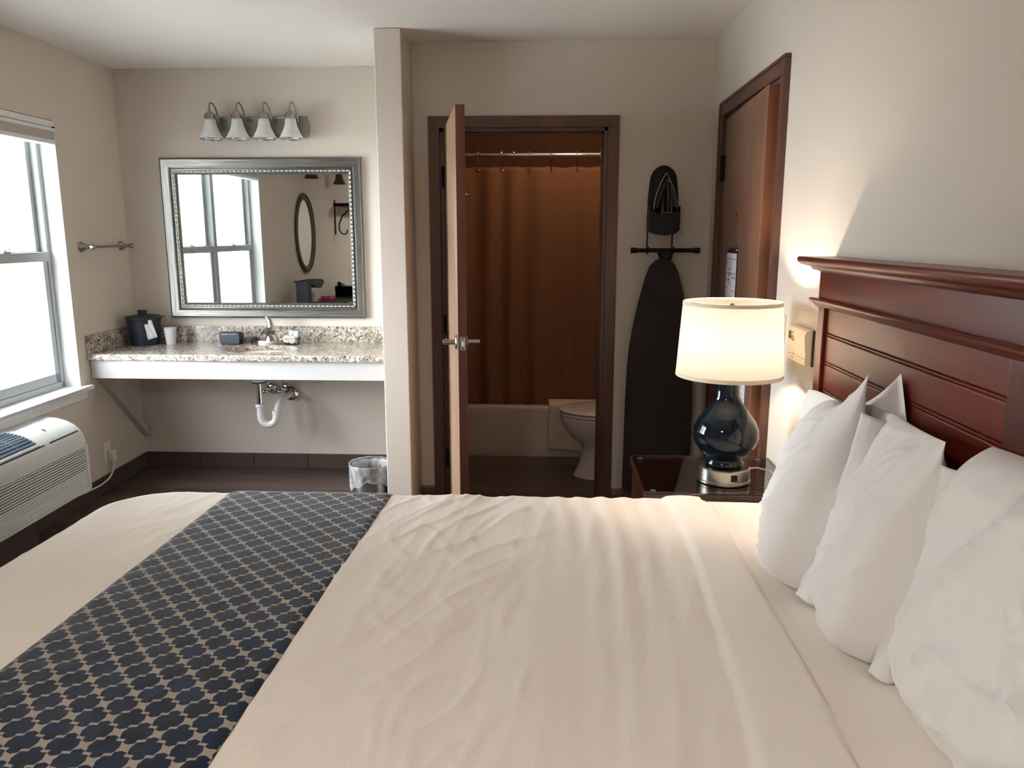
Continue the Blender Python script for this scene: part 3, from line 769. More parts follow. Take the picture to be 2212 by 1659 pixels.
# diagonal brace on the left wall
b = MB(); b.prism([(-0.52, 0.68), (-0.43, 0.68), (-0.015, 0.27), (-0.015, 0.20)], 'x', 0.001, 0.042); b.xf(LF)
obj('support_bracket', b, 'apron', vt)

# faucet
fc = thing('faucet', 'brushed metal single lever faucet behind the washbasin', 'faucet', (-1.705, 4.665, ZT))
FX, FY = -1.705, 4.672
b = MB(); loft(b, [[Vector((FX + 0.078 * s_ * abs(cos(a)) ** .7 * (1 if cos(a) > 0 else -1), FY + 0.024 * s_ * sin(a), z)) for a in [2 * pi * k / 32 for k in range(32)]] for s_, z in ((1, ZT), (1.0, ZT + 0.012), (0.93, ZT + 0.018))])
FM = Matrix.Translation((FX, FY, ZT)) @ Matrix.Scale(1.22, 4) @ Matrix.Translation((-FX, -FY, -ZT))
b.xf(FM); obj('base_plate', b, 'nickel', fc, sharp=40)
b = MB()
rings = []
for t_, (cy, cz, rx, ry) in enumerate([(0.0, 0.014, 0.038, 0.024), (0.0, 0.03, 0.032, 0.024), (-0.004, 0.048, 0.025, 0.022), (-0.012, 0.062, 0.021, 0.020), (-0.035, 0.076, 0.018, 0.014), (-0.068, 0.082, 0.016, 0.010), (-0.098, 0.078, 0.0145, 0.009), (-0.112, 0.070, 0.013, 0.008)]):
    tilt = [0, 0, .3, .8, 1.2, 1.5, 1.7, 1.9][t_]
    rings.append([Vector((FX + rx * cos(a), FY + cy + ry * sin(a) * cos(tilt), ZT + cz + ry * sin(a) * sin(tilt))) for a in [2 * pi * k / 24 for k in range(24)]])
loft(b, rings); b.xf(FM); obj('spout', b, 'nickel', fc, sharp=50)
b = MB(); rings = []
for t_, (dx, cy, cz, rx, ry) in enumerate([(0, 0.0, 0.045, 0.022, 0.019), (0.0, 0.0, 0.07, 0.02, 0.015), (-0.002, 0.002, 0.095, 0.018, 0.010), (-0.008, 0.004, 0.12, 0.014, 0.006), (-0.02, 0.004, 0.138, 0.010, 0.004), (-0.034, 0.002, 0.146, 0.005, 0.003)]):
    rings.append([Vector((FX + dx + rx * cos(a), FY + cy + ry * sin(a), ZT + cz)) for a in [2 * pi * k / 20 for k in range(20)]])
loft(b, rings); b.xf(FM); obj('lever', b, 'nickel', fc, sharp=50)

# brown dome stopper
b = MB(); b.lathe([(0, 0.032), (0.012, 0.030), (0.021, 0.022), (0.025, 0.008), (0.026, 0), (0, 0)], (-1.835, 4.745, ZT), 24)
for k in range(8): b.box(-1.835 + 0.022 * cos(k * pi / 4) - .002, -1.835 + 0.022 * cos(k * pi / 4) + .002, 4.745 + .022 * sin(k * pi / 4) - .002, 4.745 + .022 * sin(k * pi / 4) + .002, ZT, ZT + .02)
obj('stopper', b, 'brown_rubber', org=(-1.835, 4.745, ZT), label='small brown dome-shaped stopper behind the basin, left of the faucet', cat='sink stopper')

# navy box of wipes
bx = thing('wipes_box', 'dark navy rounded box with pale lettering standing on the granite counter', 'box', (-1.96, 4.66, ZT))
b = MB(); b.prism([(-2.016, ZT + .066), (-2.012, ZT + .074), (-1.905, ZT + .074), (-1.892, ZT + .070), (-1.886, ZT + .052), (-1.889, ZT + .010), (-1.896, ZT + .001), (-2.002, ZT + .001), (-2.012, ZT + .008), (-2.017, ZT + .03)], 'y', 4.63, 4.70, .006); obj('carton', b, 'navy_plastic', bx)
b = MB(); xx = -2.0
for k in range(9):
    w_ = random.uniform(.002, .005); b.box(xx, xx + w_, 4.6285, 4.6295, ZT + .0615, ZT + .0615 + random.uniform(.0025, .0045)); xx += w_ + .0015
xx += .006
for k in range(14):
    w_ = random.uniform(.0015, .003); b.box(xx, xx + w_, 4.6285, 4.6295, ZT + .063, ZT + .063 + .002); xx += w_ + .001
obj('lettering', b, 'bag', bx)

# soap basket with two wrapped soaps and two small tubes
SBX, SBY = -1.575, 4.66
b = MB()
for z, rx, ry in ((ZT + .003, .040, .026), (ZT + .040, .052, .034)):
    b.tube([(SBX + rx * cos(2 * pi * k / 28), SBY + ry * sin(2 * pi * k / 28), z) for k in range(29)], .0013, 6)
for k in range(18):
    a = 2 * pi * k / 18
    for sg in (1, -1):
        a2 = a + sg * .55
        b.tube([(SBX + .040 * cos(a), SBY + .026 * sin(a), ZT + .003), (SBX + .047 * cos((a + a2) / 2), SBY + .031 * sin((a + a2) / 2), ZT + .02), (SBX + .052 * cos(a2), SBY + .034 * sin(a2), ZT + .040)], .0008, 5)
for k in range(-3, 4): b.tube([(SBX - .038 * sqrt(1 - (k / 4) ** 2), SBY + k * .0065, ZT + .003), (SBX + .038 * sqrt(1 - (k / 4) ** 2), SBY + k * .0065, ZT + .003)], .0008, 5)
obj('wire_basket', b, 'wire', org=(SBX, SBY, ZT), label='small dark wire basket holding soaps and tubes right of the faucet', cat='basket')
for dx, dz, lb in ((-.024, .004, 'round white wrapped soap, left one in the wire basket'), (.008, .0, 'round white wrapped soap, right one in the wire basket')):
    b = MB(); b.lathe([(0, -.006), (.020, -.006), (.0235, -.003), (.0245, 0), (.0235, .003), (.020, .006), (0, .006)], (SBX + dx, SBY - .018 + abs(dx) * .1, ZT + .030 + dz), 30, 'y')
    obj('soap', b, 'soap', org=(SBX + dx, SBY - .018, ZT + .006), label=lb, cat='soap', group='soaps in the wire basket')
for dx, w_, h_, lb in ((-.005, .014, .086, 'small clear toiletry tube with grey label, left in the basket'), (.024, .017, .082, 'small white toiletry tube with pale green label, right in the basket')):
    r_ = thing('toiletry_tube', lb, 'toiletry tube', (SBX + dx, SBY + .008, ZT + .004), group='toiletry tubes in the wire basket')
    b = MB(); rr = []
    for z, a_, c_ in ((0.004, .010, .010), (.014, .011, .011), (.05, w_ * .9, .008), (h_ - .01, w_, .002), (h_, w_, .0012)):
        rr.append([Vector((SBX + dx + a_ * cos(t), SBY + .008 + c_ * sin(t), ZT + z)) for t in [2 * pi * k / 20 for k in range(20)]])
    loft(b, rr); obj('tube_body', b, 'teal' if dx > 0 else 'bag', r_)
    b = MB(); b.box(SBX + dx - w_ * .7, SBX + dx + w_ * .7, SBY - .0035, SBY - .0025, ZT + .045, ZT + .062); obj('tube_label', b, 'paper' if dx > 0 else 'teal', r_)

# ice bucket, paper bag, wrapped cup
IBX, IBY = -2.475, 4.63
ib = thing('ice_bucket', 'dark navy ice bucket with lid in the left corner of the granite counter', 'ice bucket', (IBX, IBY, ZT))
b = MB(); b.lathe([(0, 0), (.078, 0), (.083, .006), (.096, .15), (.102, .158), (.102, .166), (.092, .166), (.08, .01), (0, .008)], (IBX, IBY, ZT), 44); obj('body', b, 'navy_plastic', ib)
b = MB(); b.lathe([(0, .182), (.06, .180), (.098, .174), (.104, .168), (.104, .1665), (0, .1665)], (IBX, IBY, ZT), 44); b.box(IBX + .085, IBX + .125, IBY - .03, IBY + .02, ZT + .168, ZT + .174, .002); obj('lid', b, 'navy_plastic', ib)
b = MB(); b.lathe([(0, .21), (.024, .21), (.027, .205), (.025, .18), (0, .178)], (IBX - .005, IBY, ZT), 24); obj('knob', b, 'navy_plastic', ib)
b = MB(); m_ = Matrix.Translation((IBX + .085, IBY - .075, ZT + .045)) @ Matrix.Rotation(radians(-16), 4, 'Y') @ Matrix.Rotation(radians(18), 4, 'Z')
def bagf(u, v): return (-.028 + .056 * u, .004 * sin(u * 9 + v * 4) + .008 * (u - .5) ** 2 * 4, .125 * v)
b.grid(bagf, 12, 14); b.xf(m_)
obj('ice_bag', b, 'bag', org=(IBX + .085, IBY - .075, ZT + .045), label='crumpled white ice bag hanging from the navy ice bucket lid', cat='bag', sharp=180, solid=.002)
b = MB(); b.lathe([(0, 0), (.026, 0), (.028, .005), (.036, .095), (.037, .10), (.03, .105), (0, .107)], (IBX + .155, IBY + .01, ZT), 28)
obj('wrapped_cup', b, 'bag', org=(IBX + .155, IBY + .01, ZT), label='white wrapped disposable cup beside the navy ice bucket', cat='cup')

# ------------------------------------------------------------------ big wall mirror
mr = thing('wall_mirror', 'large rectangular mirror in beaded silver frame above the washbasin', 'mirror', (-1.755, YS, 1.46))
OX0, OX1, OZ0, OZ1 = -2.372, -1.141, 0.974, 1.941
IX0, IX1, IZ0, IZ1 = -2.272, -1.222, 1.067, 1.842
def frame_side(pr, w0, w1):  # profile across frame t 0..1 outer->inner, depth
    pass
prof = [(0, 0), (0, .022), (.004, .030), (.012, .033), (.05, .026), (.064, .018), (.066, .014), (.071, .014), (.073, .020), (.088, .020), (.090, .016), (.097, .012), (.10, .006), (.10, .002)]
b = MB(); bm = b.bm
loops = []
for t_, d in prof:
    f = t_ / 0.10
    x0 = OX0 + (IX0 - OX0) * f; x1 = OX1 + (IX1 - OX1) * f; z0 = OZ0 + (IZ0 - OZ0) * f; z1 = OZ1 + (IZ1 - OZ1) * f
    loops.append([bm.verts.new((x, YS - 0.001 - d, z)) for x, z in ((x0, z0), (x1, z0), (x1, z1), (x0, z1))])
hb = bmesh.new()
for A, B in zip(loops, loops[1:]):
    for k in range(4): bm.faces.new((A[k], A[(k + 1) % 4], B[(k + 1) % 4], B[k]))
fo = obj('frame', b, 'silver_frame', mr, sharp=20)
fo.data.materials.append(M['silver_frame_v'])
for p in fo.data.polygons:
    if abs(p.center.x) > abs(p.center.z) + .12 and p.area: pass
for i_p, p in enumerate(fo.data.polygons):
    if i_p % 4 in (1, 3): p.material_index = 1
b = MB()
def bead_line(p0, p1):
    L = (Vector(p1) - Vector(p0)).length; nn = int(L / .0262)
    for k in range(nn):
        c = Vector(p0).lerp(Vector(p1), (k + .5) / nn); ax = (1, 0) if abs(p1[0] - p0[0]) > abs(p1[2] - p0[2]) else (0, 1)
        b.sph(c, .0085, (1.35 if ax[0] else .8, .8, 1.35 if ax[1] else .8), 10)
f = .80
bx0 = OX0 + (IX0 - OX0) * f; bx1 = OX1 + (IX1 - OX1) * f; bz0 = OZ0 + (IZ0 - OZ0) * f; bz1 = OZ1 + (IZ1 - OZ1) * f; yy = YS - .022
bead_line((bx0, yy, bz0), (bx1, yy, bz0)); bead_line((bx0, yy, bz1), (bx1, yy, bz1)); bead_line((bx0, yy, bz0), (bx0, yy, bz1)); bead_line((bx1, yy, bz0), (bx1, yy, bz1))
obj('beading', b, 'bead', mr)
b = MB(); b.box(IX0 - .004, IX1 + .004, YS - .0045, YS - .0015, IZ0 - .004, IZ1 + .004); obj('mirror_glass', b, 'mirror', mr)

# ------------------------------------------------------------------ vanity light bar
vl = thing('vanity_light', 'brushed nickel four-shade light bar above the silver mirror', 'wall light', (-1.73, YS, 2.12))
b = MB(); pts = []
Lx0, Lx1, z0, z1 = -2.06, -1.445, 2.052, 2.176
pts = [(Lx0, z0), (Lx1 - .012, z0)] + [(Lx1 - .012 + .014 * sin(pi * k / 8), z0 + (z1 - z0) * k / 8) for k in range(1, 8)] + [(Lx1 - .012, z1), (Lx0, z1)] + [(Lx0 - .014 * sin(pi * k / 8), z1 - (z1 - z0) * k / 8) for k in range(1, 8)]
b.prism(pts, 'y', YS - .025, YS - .001, .006); b.box(Lx0 + .02, Lx1 - .035, YS - .036, YS - .024, z0 + .014, z1 - .01, .005); obj('backplate', b, 'nickel', vl)
SX = [-1.999, -1.838, -1.679, -1.521]
for sx in SX:
    yc = 4.685
    b = MB(); pts = [(sx + .020, YS - .03, 2.14), (sx + .020, YS - .05, 2.175), (sx + .017, YS - .066, 2.215), (sx + .012, YS - .082, 2.236), (sx + .006, YS - .097, 2.243), (sx + .001, YS - .110, 2.236), (sx, yc, 2.218), (sx, yc, 2.19)]
    b.tube(pts, .0055, 10); obj('arm', b, 'nickel', vl, sharp=60)
    b = MB(); b.lathe([(0, 2.20), (.006, 2.20), (.011, 2.193), (.028, 2.175), (.032, 2.172), (.032, 2.152), (.030, 2.150), (0, 2.150)], (sx, yc, 0), 28); obj('socket_cup', b, 'nickel', vl)
    b = MB(); b.lathe([(.027, 2.152), (.030, 2.135), (.034, 2.11), (.045, 2.08), (.058, 2.055), (.066, 2.040)], (sx, yc, 0), 36)
    so = obj('glass_shade', b, 'frost', vl, sharp=180, solid=.003)
    b = MB(); b.lathe([(.066, 2.040), (.068, 2.036), (.066, 2.033), (.064, 2.036)], (sx, yc, 0), 36, close=True); obj('rim', b, 'chrome', so)

# ------------------------------------------------------------------ left wall things
tb_ = thing('towel_bar', 'brushed nickel towel bar on the left wall beside the window', 'towel bar', (0, -0.31, 1.417), LF)
b = MB(); b.cyl((.068, -.542, 1.418), (.068, -.075, 1.418), .008, n=16); obj('bar', b, 'nickel', tb_)
for s_ in (-.525, -.092):
    b = MB(); b.lathe([(0, 0), (.029, 0), (.029, .004), (.025, .008), (.024, .012), (.018, .022), (.011, .034), (.009, .044), (.012, .048), (.009, .052), (0, .053)], (0.001, s_, 1.418), 28, 'x'); b.sph((.067, s_, 1.418), .0155, (1, 1.15, 1), 18)
    obj('post', b, 'nickel', tb_)
# outlet + AC plug
ot = thing('wall_outlet', 'white wall outlet with AC plug under the counter on left wall', 'outlet', (0, -.46, .24), LF)
b = MB(); b.box(.0, .006, -.505, -.435, .17, .285, .002); obj('cover_plate', b, 'white_plastic', ot)
b = MB(); b.box(.006, .008, -.488, -.452, .235, .272, .001); obj('socket', b, 'white_plastic', ot)
ac = thing('air_conditioner', 'white wall air conditioner with louvred front under the window', 'air conditioner', (0, -1.64, .20), LF)
S0, S1 = -2.17, -1.10
prof = [(0.001, .205), (.235, .205), (.252, .215), (.254, .23), (.253, .40), (.252, .46), (.243, .50), (.225, .528), (.20, .548), (.165, .568), (.12, .582), (.07, .586), (0.001, .586)]
# body with recess for grille: build body in three s-sections
b = MB(); b.prism([(d, z) for d, z in prof], 'y', S0, S1, .004)
obj('body', b, 'ac', ac)
# top grille: dark well + slats following the curved top
def topz(d):
    for (d0, z0_), (d1, z1_) in zip(prof[4:], prof[5:]):
        lo, hi = min(d0, d1), max(d0, d1)
        if lo <= d <= hi and abs(d0 - d1) > 1e-6: return z0_ + (z1_ - z0_) * (d - d0) / (d1 - d0)
    return .586
def strip(b, d0, d1, s0, s1, lift, th=0.0):
    A = [d0 + (d1 - d0) * k / 6 for k in range(7)]
    b.prism([(d, topz(d) + lift) for d in A] + [(d, topz(d) + lift - .004 - th) for d in A[::-1]], 'y', s0, s1)
b = MB(); strip(b, .075, .222, -2.13, -1.44, .0012); obj('grille_well', b, 'ac_well', ac)
b = MB()
for k in range(9):
    d = .082 + k * .0158; strip(b, d, d + .003, -2.13, -1.44, .005, .0)
for k in range(7):
    s_ = -2.13 + k * .115; strip(b, .075, .222, s_, s_ + .003, .0045)
obj('grille', b, 'ac_grille', ac)
b = MB(); strip(b, .068, .076, -2.14, -1.43, .004); strip(b, .220, .228, -2.14, -1.43, .004); strip(b, .068, .228, -1.442, -1.432, .004); strip(b, .068, .228, -2.14, -2.131, .004); obj('grille_frame', b, 'ac', ac)
b = MB(); strip(b, .229, .232, -2.15, -1.40, .0022); strip(b, .229, .232, -1.36, -1.125, .0022); strip(b, .075, .077, -1.38, -1.24, .0012); obj('seam', b, 'ac_dark', ac)
b = MB(); strip(b, .160, .176, -1.30, -1.293, .0025); obj('lid_catch', b, 'ac_dark', ac)
# louvred front
b = MB()
nl = 17
for k in range(nl):
    z = .228 + k * .0125
    b.prism([(.2525, z), (.2525, z + .0065), (.2575, z + .0060), (.2605, z + .003), (.2605, z)], 'y', S0 + .03, S1 - .028)
obj('front_louvre', b, 'ac', ac)
b = MB(); b.box(.2520, .2535, S0 + .03, S1 - .028, .226, .226 + nl * .0125, 0); obj('louvre_shadow_gap', b, 'ac_dark', ac)
b = MB(); b.box(.2525, .262, S1 - .028, S1 - .004, .212, .448, .003); b.box(.2525, .262, S0 + .004, S0 + .03, .212, .448, .003); b.box(.2525, .262, S0 + .03, S1 - .028, .212, .226, .002); b.box(.2525, .262, S0 + .03, S1 - .028, .438, .448, .002); obj('front_frame', b, 'ac', ac)
b = MB(); b.box(0.013, .12, S0 + .2, S1 - .25, .001, .204, .003); obj('sub_base', b, 'base_tile', ac)
b = MB(); b.box(.008, .045, -.478, -.445, .168, .232, .006); pts = [(.03, -.462, .17), (.031, -.466, .145), (.032, -.476, .122), (.033, -.495, .102), (.034, -.525, .086), (.035, -.57, .076), (.035, -.63, .072), (.035, -.72, .074), (.035, -.84, .085), (.035, -.96, .11), (.035, -1.06, .16), (.035, -1.13, .22)]
pp = []
for k in range(len(pts) - 1):
    for q in range(4): pp.append(Vector(pts[k]).lerp(Vector(pts[k + 1]), q / 4))
b.tube(pp + [pts[-1]], .0055, 8); obj('plug_and_cord', b, 'white_plastic', ac, sharp=60, label='white plug and power cord')

# desk and things seen only in the mirror
dk = thing('desk', 'grey-topped low dresser against the left wall, seen in the silver mirror', 'dresser', (.26, -3.3, 0), LF)
DZT = .80
b = MB(); b.box(.02, .50, -4.75, -2.26, DZT - .03, DZT, .004); obj('desk_top', b, 'desk', dk)
b = MB(); b.box(.02, .48, -4.72, -2.29, .08, DZT - .03, .003); obj('body', b, 'nightwood', dk)
for k in range(3):
    for r_ in range(2):
        s0 = -4.70 + k * .80; z0 = .12 + r_ * .33
        b = MB(); b.box(.481, .495, s0 + .01, s0 + .79, z0, z0 + .30, .003); dr = obj('drawer', b, 'nightwood', dk)
        b = MB(); b.tube([(.495, s0 + .34, z0 + .16), (.515, s0 + .35, z0 + .16), (.515, s0 + .45, z0 + .16), (.495, s0 + .46, z0 + .16)], .005, 8); obj('handle', b, 'nickel', dr)
b = MB(); b.box(.05, .45, -4.70, -2.31, .001, .08); obj('plinth', b, 'nightwood', dk)
# tray
b = MB(); b.box(.06, .46, -3.75, -2.45, DZT + .001, DZT + .012, .004); obj('serving_tray', b, 'black_plastic', org=(.26, -3.2, DZT), frame=LF, label='flat black tray under the coffee maker, reflected in the mirror', cat='tray')
cm = thing('coffee_maker', 'dark blue single-cup coffee maker on the dresser, reflected in the mirror', 'coffee maker', (.22, -2.60, DZT), LF)
b = MB(); b.box(.13, .27, -2.90, -2.50, DZT + .013, DZT + .03, .006); b.box(.14, .26, -2.62, -2.52, DZT + .03, DZT + .25, .01); b.prism([(-2.50, DZT + .25), (-2.50, DZT + .24), (-2.60, DZT + .22), (-2.72, DZT + .18), (-2.88, DZT + .165), (-2.97, DZT + .205), (-2.93, DZT + .25)], 'x', .13, .27, .006); obj('body', b, 'navy_plastic', cm)
b = MB(); b.box(.12, .28, -2.955, -2.935, DZT + .215, DZT + .24, .003); obj('chrome_strip', b, 'chrome', cm)
b = MB(); b.lathe([(0, .031), (.032, .031), (.038, .12), (.036, .12), (.03, .035), (0, .035)], (.20, -2.85, DZT), 24); obj('paper_cup', b, 'white_plastic', org=(.20, -2.85, DZT + .031), frame=LF, label='white cup standing under the coffee maker spout, seen in the mirror', cat='cup')
b = MB(); b.prism([(-3.22, DZT + .013), (-3.24, DZT + .055), (-3.38, DZT + .045), (-3.40, DZT + .013)], 'x', .14, .24, .003); obj('sugar_packets', b, 'pink', org=(.19, -3.3, DZT + .012), frame=LF, label='pink packet holder on the black tray, reflected in the mirror', cat='packets')
ph = thing('telephone', 'glossy black sloped desk telephone on the dresser, reflected in the mirror', 'telephone', (.22, -4.0, DZT), LF)
b = MB(); b.prism([(-3.80, DZT + .001), (-3.78, DZT + .12), (-3.82, DZT + .13), (-4.25, DZT + .03), (-4.25, DZT + .001)], 'x', .12, .33, .006); obj('base', b, 'black_gloss', ph)
b = MB(); b.tube([(.16, -3.83, DZT + .145), (.16, -3.90, DZT + .14), (.16, -4.08, DZT + .098), (.16, -4.16, DZT + .085)], .018, 12, radii=[.024, .016, .016, .024]); obj('handset', b, 'black_gloss', ph)
# oval mirror
om = thing('oval_mirror', 'oval mirror in beaded bronze frame on the left wall, seen in the big mirror', 'mirror', (0, -3.23, 1.495), LF)
b = MB(); A_, B_ = .285, .40; rings = []
for t_, d in ((1.0, .001), (1.0, .02), (.97, .028), (.90, .022), (.84, .016), (.82, .006)):
    rings.append([Vector((d, -3.23 + (A_ - (1 - t_) * .4) * cos(2 * pi * k / 72), 1.495 + (B_ - (1 - t_) * .4) * sin(2 * pi * k / 72))) for k in range(72)])
loft(b, rings, False); obj('frame', b, 'bronze_frame', om)
b = MB()
for k in range(96):
    a = 2 * pi * k / 96; b.sph((.026, -3.23 + (A_ - .028) * cos(a), 1.495 + (B_ - .028) * sin(a)), .007, n=8)
obj('beading', b, 'bronze_frame', om)
b = MB(); b.prism([((-3.23 + (A_ - .06) * cos(2 * pi * k / 64)), 1.495 + (B_ - .06) * sin(2 * pi * k / 64)) for k in range(64)], 'x', .003, .008); obj('mirror_glass', b, 'mirror', om)
# hat shelf
hs = thing('coat_shelf', 'dark iron scroll-bracket coat shelf on the left wall, seen in the mirror', 'shelf', (.12, -4.6, 1.83), LF)
b = MB(); b.box(.001, .28, -4.95, -4.25, 1.80, 1.835, .003); obj('shelf_board', b, 'dark_metal', hs)
for s_ in (-4.28, -4.92):
    b = MB(); b.box(.001, .012, s_ - .012, s_ + .012, 1.48, 1.87, .002); b.tube([(.26, s_, 1.79), (.17, s_, 1.76), (.09, s_, 1.69), (.05, s_, 1.60), (.05, s_, 1.53), (.08, s_, 1.49), (.12, s_, 1.485), (.145, s_, 1.51), (.14, s_, 1.535)], .008, 8); obj('bracket', b, 'dark_metal', hs)
for s_, lb in ((-3.18, 'dark bell-shaped wall sconce above the oval mirror, seen in reflection'), (-4.12, 'dark bell-shaped wall sconce above the coat shelf, seen in reflection')):
    sc = thing('wall_sconce', lb, 'wall light', (0, s_, 2.08), LF, group='wall sconces seen in the mirror')
    b = MB(); b.lathe([(0, 0), (.045, 0), (.045, .01), (.02, .018), (0, .018)], (0.001, s_, 2.20), 24, 'x'); b.tube([(.018, s_, 2.20), (.08, s_, 2.23), (.12, s_, 2.21), (.12, s_, 2.17)], .007, 8); obj('arm', b, 'dark_metal', sc)
    b = MB(); b.lathe([(.02, 2.18), (.03, 2.16), (.045, 2.09), (.072, 2.035), (.068, 2.035), (.042, 2.09), (.024, 2.16)], (.12, s_, 0), 28, close=True); obj('shade', b, 'bronze_frame', sc)

# unseen glowing dome, added as a housing for the fill light
lt = thing('added_fill_dome', 'round white dome added on the ceiling behind the camera for fill light', 'ceiling light', (-.9, -.35, ZC))
b = MB(); b.lathe([(0, 0), (0.19, 0), (0.19, -0.025), (0.17, -0.035), (0, -0.035)], (-.9, -.35, ZC)); obj('base', b, 'nickel', lt)
b = MB(); b.lathe([(0.165, -0.035), (0.16, -0.06), (0.12, -0.085), (0, -0.10)], (-.9, -.35, ZC)); obj('dome', b, 'bath_bulb', lt)

# ------------------------------------------------------------------ waste bin
TBX, TBY, TZ = -.972, 4.06, .262
tc = thing('waste_bin', 'round galvanised metal waste bin with clear liner beside the partition wall', 'waste bin', (TBX, TBY, 0))
b = MB(); b.lathe([(0, .002), (.085, .002), (.087, .006), (.112, TZ - .004), (.115, TZ), (.110, TZ), (.083, .012), (0, .010)], (TBX, TBY, 0), 48); obj('bin_body', b, 'steel_bin', tc)
b = MB()
def lin(u, v):
    a = 2 * pi * u
    if v < .5:
        k = v / .5; r = .108 - .02 * (1 - k) + .002 * sin(a * 11); z = .05 + (TZ - .045) * k
    else:
        k = (v - .5) / .5; r = .1175 + .010 * k + .006 * k * noise.noise(Vector((cos(a) * 3, sin(a) * 3, k * 3))) - .012 * k; z = TZ + .004 - k * (.115 + .03 * sin(a * 2 + 1) + .008 * sin(a * 9))
    return (TBX + r * cos(a), TBY + r * sin(a), z)
b.grid(lin, 72, 28, closeu=True); obj('bin_liner', b, 'liner', tc, sharp=180)

# ------------------------------------------------------------------ ironing board, holder, iron
BYY = 4.135
ibd = thing('ironing_board', 'tall ironing board in charcoal cover hanging on the bathroom wall', 'ironing board', (.58, BYY, .10))
def wx(px, py, Y):
    # helper: board outline measured as real positions
    return 0
outl = [(.577, 1.365), (.545, 1.355), (.515, 1.325), (.497, 1.275), (.478, 1.20), (.455, 1.10), (.437, 1.0), (.422, .90), (.414, .80), (.408, .6), (.404, .12), (.415, .10), (.755, .10), (.767, .12), (.765, .6), (.757, .80), (.742, .93), (.722, 1.05), (.702, 1.15), (.684, 1.22), (.665, 1.29), (.644, 1.335), (.612, 1.36)]
b = MB(); b.prism(outl, 'y', BYY - .012, BYY + .014, .006); obj('padded_cover', b, 'charcoal_fabric', ibd)
b = MB(); b.tube([(.418, 4.16, 1.405), (.775, 4.16, 1.405)], .011, 14)
for x in (.418, .775): b.cyl((x - (.0 if x < .5 else .03), 4.16, 1.405), (x + (.03 if x < .5 else .0), 4.16, 1.405), .0145)
b.tube([(.56, 4.15, 1.405), (.580, 4.15, 1.35)], .009, 8); b.tube([(.635, 4.15, 1.405), (.612, 4.15, 1.35)], .009, 8); b.box(.565, .63, 4.145, 4.158, 1.355, 1.40, .003)
b.tube([(.56, 4.165, 1.33), (.66, 4.165, .12)], .009, 8); b.tube([(.63, 4.165, 1.33), (.52, 4.165, .12)], .009, 8)
obj('leg_frame', b, 'black_plastic', ibd)
ih = thing('iron_holder', 'black wall holder with two hanging hooks above the ironing board', 'iron holder', (.585, YB, 1.48))
pts = [(.582 + .070 * cos(a), 1.755 + .082 * sin(a)) for a in [pi * k / 14 for k in range(15)]]
pts = [(.660, 1.60), (.661, 1.68)] + pts + [(.505, 1.68), (.502, 1.55), (.502, 1.505), (.53, 1.492), (.59, 1.484), (.645, 1.495), (.659, 1.51)]
b = MB(); b.prism(pts, 'y', YB - .018, YB - .001, .004); obj('back_plate', b, 'black_plastic', ih)
b = MB(); pc = [(.503, 1.63), (.502, 1.505), (.53, 1.490), (.59, 1.482), (.645, 1.493), (.660, 1.51), (.661, 1.63), (.62, 1.585), (.54, 1.585)]
b.prism(pc, 'y', YB - .105, YB - .018, .008); obj('rest_cup', b, 'black_plastic', ih)
for x in (.506, .636):
    b = MB(); b.tube([(x, YB - .02, 1.50), (x - .002, YB - .03, 1.42), (x - .002, YB - .04, 1.392), (x - .002, YB - .068, 1.388), (x - .002, YB - .082, 1.40), (x + .001, YB - .082, 1.425)], .0035, 8)
    obj('hook', b, 'wire', ih)
ir = thing('iron', 'glossy black steam iron with silver edge sitting in its wall holder', 'iron', (.59, YB - .03, 1.55))
def arch(s_, y, base=1.575, tip=1.79):
    L = []
    for k in range(13):
        t_ = k / 12; L.append(Vector((.592 - s_ * .058 * (1 - t_ ** 2.1) , y, base + (tip - base) * t_ * (1 - .04 * (1 - s_)))))
    R = [Vector((2 * .592 - p.x, p.y, p.z)) for p in L[-2::-1]]
    return L + R
b = MB(); loft(b, [arch(1, YB - .020), arch(1, YB - .036), arch(.96, YB - .045), arch(.85, YB - .075), arch(.5, YB - .10, tip=1.75)]); obj('body', b, 'black_gloss', ir, sharp=50)
b = MB(); b.tube(arch(1.02, YB - .040, 1.60, 1.796), .0028, 8); obj('edge_trim', b, 'bead', ir, sharp=180)
b = MB(); b.tube([(.592, YB - .09, 1.75), (.592, YB - .125, 1.735), (.592, YB - .135, 1.68), (.592, YB - .13, 1.60)], .013, 12); obj('handle', b, 'black_gloss', ir)

# ------------------------------------------------------------------ headboard + bed
bd = thing('bed', 'large bed with glossy cherry panelled headboard against the right wall', 'bed', (-.3, 1.36, 0))
hY0, hY1 = .35, 2.305
hb_ = MB()
hb_.box(.797, .828, hY0, hY1, .30, 1.39)
obj('headboard_panel', hb_, 'cherry', bd)
hp = bpy.data.objects['headboard_panel']
for (z0_, z1_) in ((1.213, 1.286), (1.131, 1.205), (1.049, 1.123), (.967, 1.041), (.5, .959)):
    b = MB(); b.box(.786, .800, 1.345, hY1 - .055, z0_, z1_, .004, 3); b.box(.786, .800, hY0 + .1, 1.19, z0_, z1_, .004, 3); obj('plank', b, 'cherry', bd)
for z in (1.209, 1.127, 1.045, .963):
    b = MB(); b.cyl((.7895, 1.345, z + .0), (.7895, hY1 - .055, z), .0035, n=10); obj('bead_moulding', b, 'cherry', bd)
for xa, ya, yb, za in ((.776, hY1 - .05, hY1, .02), (.776, hY0, hY0 + .07, .02), (.779, 1.19, 1.345, .3)):
    b = MB(); b.box(xa, .828, ya, yb, za, 1.29, .005); obj('headboard_post', b, 'cherry_v', bd)
b = MB(); b.box(.775, .828, hY0, hY1, 1.305, 1.392, .003)
obj('frieze_board', b, 'cherry', bd)
